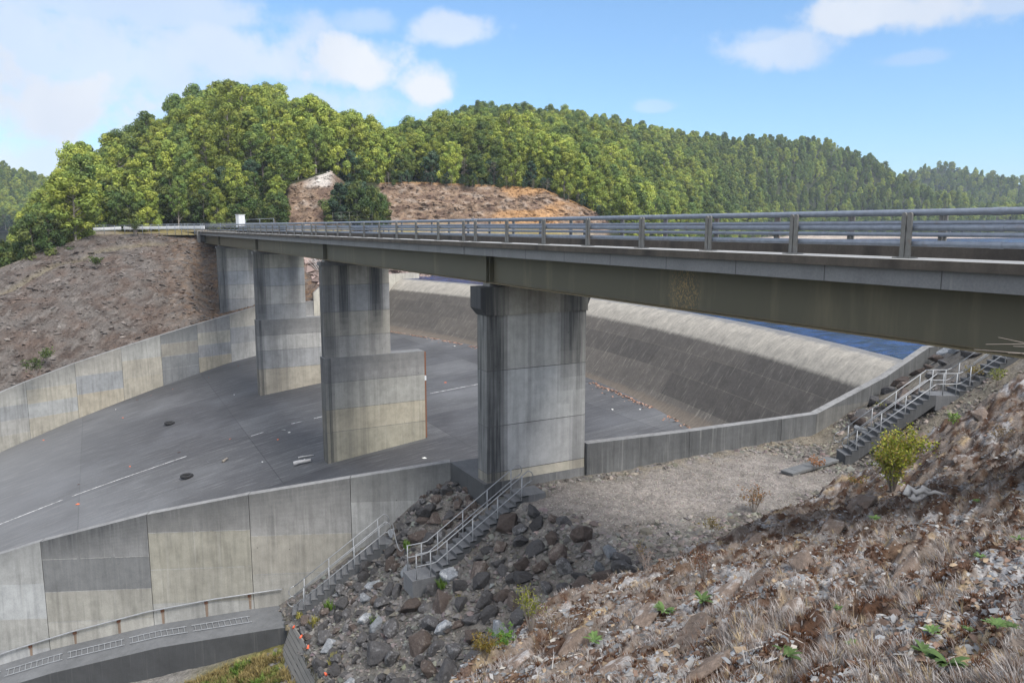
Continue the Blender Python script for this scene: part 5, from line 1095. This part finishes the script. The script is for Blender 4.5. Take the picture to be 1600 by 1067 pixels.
def jitter_sample(x0, x1, t0, t1, spacing, seed):
    """roughly even points over the hill between two photo columns and two knots"""
    r = np.random.default_rng(seed); out = []
    n = int(4e5); xs_ = r.uniform(x0, x1, n); ts_ = r.uniform(t0, t1, n); X, Y, Z, D = hill_pt(xs_, ts_); cell = {}
    sp = spacing(xs_, D) if callable(spacing) else np.full(n, spacing)
    for i in range(n):
        c = (int(X[i]//sp[i]), int(Y[i]//sp[i]), int(sp[i]*10))
        if c in cell: continue
        cell[c] = 1; out.append((xs_[i], ts_[i], X[i]+r.uniform(-.2, .2), Y[i], Z[i], D[i]))
    return out
for x, t_, X, Y, Z, D in jitter_sample(-100, 588, .12, 4.6, 4.0, 1):
    if 452 < x < 536 and t_ < 2.1: continue
    if x >= 450 and t_ < 1.9: continue
    if 150 < x < 440 and t_ < .75: continue
    low = t_ < 2.2
    if x < 90: kind = rng.choice(['round', 'blue'], p=[.85, .15]) if (t_ < 2.6 or x < 20) else rng.choice(['round', 'tall'], p=[.4, .6])
    elif low: kind = rng.choice(['round', 'tall', 'cone', 'blue'], p=[.62, .2, .12, .06])
    elif x > 430: kind = rng.choice(['cone', 'tall', 'round', 'bare'], p=[.70, .18, .10, .02])
    elif x < 300: kind = rng.choice(['tall', 'round', 'cone'], p=[.70, .18, .12])
    else: kind = rng.choice(['tall', 'cone', 'round', 'bare'], p=[.40, .42, .16, .02])
    s = rng.uniform(.60, .96)*(1. if not low or kind == 'round' else .8)
    zone = 'at the foot of the left hill' if low else ('on the left shoulder of the left hill' if x < 300 else ('on the right flank of the left hill' if x > 440 else 'on the middle of the left hill'))
    (ind if t_ < 4.6 else mass).append((D*(1 if t_ < 4.2 else 1.0), kind, X, Y, Z, s, zone))
for x in np.arange(592, 960, 8.2):        # row on the rim of the rock cut
    X, Y, Z, D = [float(v) for v in hill_pt(x+rng.uniform(-3, 3), 2.25+rng.uniform(-.05, .6))]
    ind.append((100, rng.choice(['round', 'tall', 'blue', 'bare', 'cone'], p=[.40, .22, .16, .12, .10]), X, Y, Z, rng.uniform(.5, .85), 'along the rim of the reddish rock cut'))
for x, D_, k, s in ((522, 131, 'round', .75), (533, 130, 'blue', .85), (545, 132, 'blue', .95), (556, 131, 'round', .95), (566, 133, 'blue', .9), (577, 132, 'round', .9), (588, 134, 'round', .8), (540, 136, 'round', 1.05), (560, 137, 'round', 1.1), (575, 138, 'round', 1.0), (595, 137, 'round', .65)):
    d = head(x); ind.append((0, k, CAM[0]+d[0]*D_, CAM[1]+d[1]*D_, .6, s, 'in the clump between the two rock cuts'))
for k in range(70):                       # scrub along the rim and sides of the cut
    x = rng.uniform(590, 965); tq = rng.uniform(1.95, 2.12)
    X, Y, Z, D = [float(v) for v in hill_pt(x, tq)]; mass.append((D, rng.choice(['round', 'blue', 'bare']), X, Y, Z-.2, rng.uniform(.14, .34), ''))
ind.sort(key=lambda q: q[0]); 
for i, (D, kind, X, Y, Z, s, zone) in enumerate(ind):
    if i < 286: plant(kind, X, Y, Z-.2, s, zone, 'trees '+zone)
    else: mass.append((D, kind, X, Y, Z-.2, s, zone))
for x, t_, X, Y, Z, D in jitter_sample(545, 2080, 2.08, 4.75, lambda x, D: np.where(D < 260, 4.4, np.where(D < 480, 4.9, 5.6)), 2):
    if x < 965 and t_ < 2.9 and rng.random() < .25: continue
    bench_ = t_ < 3.0 and x < 960
    kind = rng.choice(['round', 'tall', 'blue', 'cone', 'bare'], p=[.34, .22, .12, .28, .04]) if bench_ else (rng.choice(['cone', 'conem', 'tall', 'round'], p=[.46, .26, .20, .08]) if x < 1080 else rng.choice(['cone', 'conem', 'tall', 'round'], p=[.16, .56, .16, .12]))
    if x > 1535 and rng.random() < .3: kind = 'bare'
    mass.append((D, kind, X, Y, Z-.3, rng.uniform(.55, 1.02)*(.85 if bench_ else 1.), ''))
for pts_, Dm in ((RIDGE_R, 1000), (RIDGE_L, 640)):
    for k in range(3200):
        x = rng.uniform(pts_[0][0], pts_[-1][0]); y = np.interp(x, [p[0] for p in pts_], [p[1] for p in pts_]); dd = rng.uniform(-150, 25); z = (355-y)/FPX*Dm/1.02; f = np.interp(dd, [-200, -60, 0, 120], [-.02, .55, 1, .3]); d = head(x)
        mass.append((Dm, rng.choice(['conem', 'tall', 'blue']), CAM[0]+d[0]*(Dm+dd), CAM[1]+d[1]*(Dm+dd), -8+(z+8)*f-.5, rng.uniform(.5, .85), ''))
# the rest of the woods: one object, trees instanced on points
srcs = []
lib = bpy.data.collections.new('forest_sources')
order = [(k, i) for k in ('tall', 'cone', 'conem', 'round', 'blue', 'bare') for i in range(len(KT[k]))]
for n_, (k, i) in enumerate(order):
    tm, cm = KT[k][i]; import bmesh as _b
    bm = _b.new(); bm.from_mesh(tm); bm.from_mesh(cm); me = bpy.data.meshes.new('forest_tree'); nt = len(tm.polygons)
    bm.free()
    tv = np.empty(len(tm.vertices)*3, np.float32); tm.vertices.foreach_get('co', tv); cv = np.empty(len(cm.vertices)*3, np.float32); cm.vertices.foreach_get('co', cv); tv = tv.reshape(-1, 3); cv = cv.reshape(-1, 3)
    fs = [tuple(p.vertices) for p in tm.polygons]+[tuple(v+len(tv) for v in p.vertices) for p in cm.polygons]
    me.from_pydata(np.concatenate([tv, cv]).tolist(), [], fs); me.materials.append(M['bark']); me.materials.append(M['leaf']); me.polygons.foreach_set('material_index', [0]*nt+[1]*(len(fs)-nt))
    tc_ = np.empty(len(cm.vertices)*4, np.float32); cm.color_attributes['tone'].data.foreach_get('color', tc_)
    a = me.color_attributes.new('tone', 'FLOAT_COLOR', 'POINT'); a.data.foreach_set('color', np.concatenate([np.full(len(tv)*4, .2, np.float32), tc_])); me.update()
    o = bpy.data.objects.new(f'forest_tree_{n_:02d}', me); lib.objects.link(o)
me = bpy.data.meshes.new('forest'); N_ = len(mass); me.vertices.add(N_); me.vertices.foreach_set('co', np.array([(m_[2], m_[3], m_[4]) for m_ in mass], np.float32).ravel())
idx = []
for m_ in mass: c = [n_ for n_, (k, i) in enumerate(order) if k == m_[1]]; idx.append(c[rng.integers(len(c))])
me.attributes.new('kind_index', 'INT', 'POINT').data.foreach_set('value', np.array(idx, np.int32)); me.attributes.new('size', 'FLOAT', 'POINT').data.foreach_set('value', np.array([m_[5] for m_ in mass], np.float32)); me.attributes.new('turn', 'FLOAT', 'POINT').data.foreach_set('value', rng.uniform(0, 6.28, N_).astype(np.float32)); me.update()
fo = bpy.data.objects.new('forest', me); COL.objects.link(fo); tag(fo, kind='stuff')
g = bpy.data.node_groups.new('forest_scatter', 'GeometryNodeTree'); g.interface.new_socket('Geometry', in_out='INPUT', socket_type='NodeSocketGeometry'); g.interface.new_socket('Geometry', in_out='OUTPUT', socket_type='NodeSocketGeometry')
gi, go = g.nodes.new('NodeGroupInput'), g.nodes.new('NodeGroupOutput'); ip = g.nodes.new('GeometryNodeInstanceOnPoints'); ci = g.nodes.new('GeometryNodeCollectionInfo'); ci.inputs['Collection'].default_value = lib; ci.inputs['Separate Children'].default_value = True; ci.inputs['Reset Children'].default_value = True
def na(nm, typ): n = g.nodes.new('GeometryNodeInputNamedAttribute'); n.data_type = typ; n.inputs['Name'].default_value = nm; return n.outputs['Attribute']
cb = g.nodes.new('ShaderNodeCombineXYZ'); g.links.new(na('turn', 'FLOAT'), cb.inputs[2])
g.links.new(gi.outputs[0], ip.inputs['Points']); g.links.new(ci.outputs[0], ip.inputs['Instance']); ip.inputs['Pick Instance'].default_value = True; g.links.new(na('kind_index', 'INT'), ip.inputs['Instance Index'])
er = g.nodes.new('FunctionNodeEulerToRotation'); g.links.new(cb.outputs[0], er.inputs[0]); g.links.new(er.outputs[0], ip.inputs['Rotation']); g.links.new(na('size', 'FLOAT'), ip.inputs['Scale']); g.links.new(ip.outputs[0], go.inputs[0])
md = fo.modifiers.new('scatter', 'NODES'); md.node_group = g
print('trees individual', min(286, len(ind)), 'mass', N_)

# ================================================================== roadside things at the far end
def pipe_fence(pts, h, rails, nseg, label, cat, name, mat='galv', r=.035):
    t = empty(name, pts[0], label, cat); O_ = np.array(pts[0], float); P = [np.array(p, float) for p in pts]; cum = np.concatenate([[0], np.cumsum([np.linalg.norm(b-a) for a, b in zip(P, P[1:])])])
    def at(s): return np.array([np.interp(s, cum, [p[k] for p in P]) for k in range(3)])
    for z in rails: m = MB(); m.tube([p+np.array([0, 0, z])-O_ for p in P], r, 6); m.build('rail', M[mat], t, True)
    for s in np.linspace(0, cum[-1], nseg): m = MB(); q = at(s)-O_; m.tube([q-np.array([0, 0, .5]), q+np.array([0, 0, h])], r*1.2, 6); m.build('post', M[mat], t, True)
    return t
gp = [at_D(x, y, D) for x, y, D in ((146, 365, 119), (190, 363, 119), (230, 362.5, 117), (275, 362, 114), (314, 362, 110))]
t = pipe_fence(gp, .95, (.9, .45), 14, 'white and grey roadside guard rail curving away from the far left end of the bridge', 'guard rail', 'guard_rail', 'galv', .032)
O_ = gp[0]; m = MB()
for a, b in zip(gp, gp[1:]):
    n_ = np.array([-(b-a)[1], (b-a)[0], 0]); n_ /= np.linalg.norm(n_); a_, b_ = a-O_+n_*.5, b-O_+n_*.5
    m.hexa([a_+(0, 0, .35), b_+(0, 0, .35), b_+n_*.12+(0, 0, .35), a_+n_*.12+(0, 0, .35), a_+(0, 0, .75), b_+(0, 0, .75), b_+n_*.12+(0, 0, .75), a_+n_*.12+(0, 0, .75)])
m.build('beam', M['white'], t)
gp2 = [at_D(x, y, D) for x, y, D in ((150, 361, 128), (230, 360, 127), (300, 359, 124), (380, 358, 124), (450, 357, 126))]
pipe_fence(gp2, .9, (.85, .5), 12, 'far side roadside rail behind the end of the bridge', 'guard rail', 'guard_rail', 'galv', .035)
p = at_D(376, 353, 121); t = empty('utility_cabinet', p, 'white metal utility cabinet standing beside the road past the far bridge end', 'cabinet', None, .5)
m = MB(); m.box(-.55, .55, -.35, .35, -.3, 1.55); bevel(m.build('cabinet_body', M['white'], t), .03); m = MB(); m.box(-.6, .6, -.4, .4, 1.552, 1.62); m.build('cabinet_roof', M['white'], t); m = MB(); m.box(-.5, -.02, -.375, -.352, .1, 1.45); m.box(.02, .5, -.375, -.352, .1, 1.45); m.build('cabinet_door', M['white'], t)
pipe_fence([at_D(x, y, 124) for x, y in ((384, 352), (408, 351), (428, 350))], .85, (.82,), 3, 'short single rail fence right of the white cabinet', 'fence', 'pipe_fence', 'galv', .035)
pipe_fence([at_D(x, y, D) for x, y, D in ((520, 345, 127), (548, 344, 128), (582, 342, 130))], 1.3, (1.25, .65, .1), 6, 'low wire fence in front of the dark tree clump', 'fence', 'wire_fence', 'galv_post', .016)
# road behind the far abutment
rp = [(-14, 97, -.28), (-6, 95, -.22), (2.6, 88.5, -.16), (2.6, 88.4, -.16)]
m = MB(); cpts = [(2.6, 88.6), (2.0, 93), (-1, 98), (-7, 102), (-16, 104.5), (-28, 106)]
for (a, b) in zip(cpts, cpts[1:]):
    d = np.array(b, float)-np.array(a, float); d /= np.hypot(*d); n_ = np.array([-d[1], d[0]])*3.; m.poly([(a[0]-n_[0], a[1]-n_[1], -.1), (b[0]-n_[0], b[1]-n_[1], -.1), (b[0]+n_[0], b[1]+n_[1], -.1), (a[0]+n_[0], a[1]+n_[1], -.1)])
o = m.build('road', M['asphalt']); tag(o, kind='structure')
# plants on the banks
for px, py, D, h, lb in ((55, 579, 88, 1.2, 'small green bush low on the brown bank at the left edge'), (150, 412, 108, .9, 'small dark bush near the top left of the brown bank'), (212, 360, 117, 1.2, 'bush under the curving guard rail'), (72, 557, 92, .9, 'tiny green bush on the lower left of the brown bank')):
    p = at_D(px, py, D); k = int(np.argmin(np.abs(xs-p[0]))) if False else None
    shrub('bush', p-np.array([0, 0, .5]), h*1.4, h*.8, 14, [(.07, .11, .03), (.10, .13, .04)], 420, .2, lb, 'bush', px)
# pale dead branches at the water's edge seen between the middle piers
p = at_z(496, 436, -6.4); p = np.array([15.2, 82., -6.2]); shrub('dead_shrub', p, 3.2, 2.4, 26, [], 0, 0, 'pale leafless branches heaped on the far bank between two piers', 'dead branches', 77, twig='driftwood')
# small works building on the far shore
p = at_D(1432, 362, 690); t = empty('shore_building', p, 'low pale building on the far shore beyond the lake', 'building', None, -YAW)
m = MB(); m.box(-11, 11, -4, 4, -4, 6.5); m.build('wall', M['pier'], t); m = MB(); m.box(-11.6, 11.6, -4.6, 4.6, 6.52, 7.2); m.build('roof', M['white'], t)
# ================================================================== distant air
m = MB(); m.box(-900, 2900, -900, 2500, -62, 95); hz = bpy.data.materials.new('haze_air'); hz.use_nodes = True; hn = hz.node_tree; hn.nodes.remove(hn.nodes['Principled BSDF']); pv = hn.nodes.new('ShaderNodeVolumePrincipled')
pv.inputs['Color'].default_value = (.72, .84, 1, 1); pv.inputs['Density'].default_value = .0002; hn.links.new(pv.outputs[0], hn.nodes['Material Output'].inputs['Volume']); o = m.build('haze', hz); tag(o, kind='stuff')
# ================================================================== sky, sun, camera
SUN_EL, SUN_AZ = radians(50), None
sd_ = np.array([.27, -.96]); sd_ /= np.hypot(*sd_)
w = bpy.data.worlds.new('World'); S.world = w; w.use_nodes = True; t = NT.__new__(NT); t.t = w.node_tree; t.n = t.t.nodes; t.l = t.t.links
bg = t.n['Background']; sk = t.node('ShaderNodeTexSky'); sk.sky_type = 'NISHITA'; sk.sun_disc = False; sk.sun_elevation = SUN_EL; sk.sun_rotation = atan2(sd_[0], sd_[1]); sk.altitude = 200; sk.air_density = 1.0; sk.dust_density = .4; sk.ozone_density = 1.5
gen = t.coord('Generated'); nrm = t.node('ShaderNodeVectorMath', operation='NORMALIZE'); t.put(nrm.inputs[0], gen); v = nrm.outputs[0]
def dot(a, vec): n = t.node('ShaderNodeVectorMath', operation='DOT_PRODUCT'); t.put(n.inputs[0], a); n.inputs[1].default_value = tuple(vec); return n.outputs['Value']
nz = t.noise(v, 12, 9, .60); nz2 = t.noise(v, 3.5, 5, .55); wob = t.math('SUBTRACT', nz, .5)
dens = None
for x, y, rx, ry, s in [(70, 165, 190, 78, 1.0), (90, 95, 330, 90, .72), (230, 15, 250, 42, .62), (360, 88, 150, 62, .75), (545, 112, 92, 52, 1.0), (520, 165, 190, 45, .5), (665, 140, 62, 38, 1.0), (710, 46, 80, 28, .68), (570, 35, 55, 24, .36), (40, 270, 260, 60, .75), (1205, 80, 105, 36, .66), (1195, 60, 60, 20, .45), (1400, 18, 150, 38, .95), (1560, 5, 90, 22, .6), (1425, 92, 60, 13, .28), (1025, 168, 32, 11, .3)]:
    c = ray(x, y); c /= np.linalg.norm(c); hx_ = np.cross(c, [0, 0, 1]); hx_ /= np.linalg.norm(hx_); hy_ = np.cross(hx_, c)
    a = t.math('MULTIPLY', dot(v, hx_), FPX/rx); b = t.math('MULTIPLY', dot(v, hy_), FPX/ry); b = t.math('MULTIPLY', b, t.math('ADD', 1.0, t.math('MULTIPLY', t.math('LESS_THAN', b, 0), .25)))
    rr_ = t.math('SQRT', t.math('ADD', t.math('MULTIPLY', a, a), t.math('MULTIPLY', b, b))); q = t.math('MULTIPLY', t.range(t.math('ADD', rr_, t.math('MULTIPLY', wob, -2.6)), .38, 1.08, 1, 0, True), s); q = t.math('MULTIPLY', q, t.math('GREATER_THAN', dot(v, c), 0))
    dens = q if dens is None else t.math('MAXIMUM', dens, q)
# unseen cloud added behind the camera as fill light, fuller than the visible cloud
el = dot(v, (0, 0, 1)); beh = t.range(dot(v, FW), .55, .25, 0, 1); fill_cloud = t.math('MULTIPLY', t.range(nz2, .38, .56, .35, 1., True), beh); dens = t.math('MAXIMUM', dens, fill_cloud)
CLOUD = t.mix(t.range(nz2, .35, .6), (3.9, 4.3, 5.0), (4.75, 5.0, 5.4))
CLOUD = t.mix(beh, CLOUD, (9.6, 9.7, 10.0))  # unseen cloud brightened beyond the visible one to fill shaded faces
tint = t.mix(1.0, sk.outputs[0], t.mix(t.range(el, .02, .30), (.58, .74, .92), (.80, .97, 1.08)), 'MULTIPLY')
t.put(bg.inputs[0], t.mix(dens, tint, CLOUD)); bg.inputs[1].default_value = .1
sl_ = bpy.data.lights.new('sun', 'SUN'); sl_.energy = 2.35; sl_.angle = radians(22); sl_.color = (1, .945, .87); so = bpy.data.objects.new('sun', sl_); COL.objects.link(so)
from mathutils import Vector, Matrix
dv = Vector((sd_[0]*cos(SUN_EL), sd_[1]*cos(SUN_EL), sin(SUN_EL))); so.rotation_euler = dv.to_track_quat('Z', 'Y').to_euler()
cd = bpy.data.cameras.new('camera'); cam = bpy.data.objects.new('camera', cd); COL.objects.link(cam); S.camera = cam; cd.sensor_width = 36; cd.lens = FPX/1600*36; cd.clip_start = .05; cd.clip_end = 6000
cam.location = CAM; cam.rotation_euler = (pi/2-PITCH, 0, -YAW)
S.view_settings.view_transform = 'Standard'; S.view_settings.look = 'None'; S.view_settings.exposure = .9; S.view_settings.gamma = 1
S.cycles.max_bounces = 6; S.cycles.diffuse_bounces = 3; S.cycles.glossy_bounces = 2; S.cycles.transmission_bounces = 2; S.cycles.transparent_max_bounces = 4
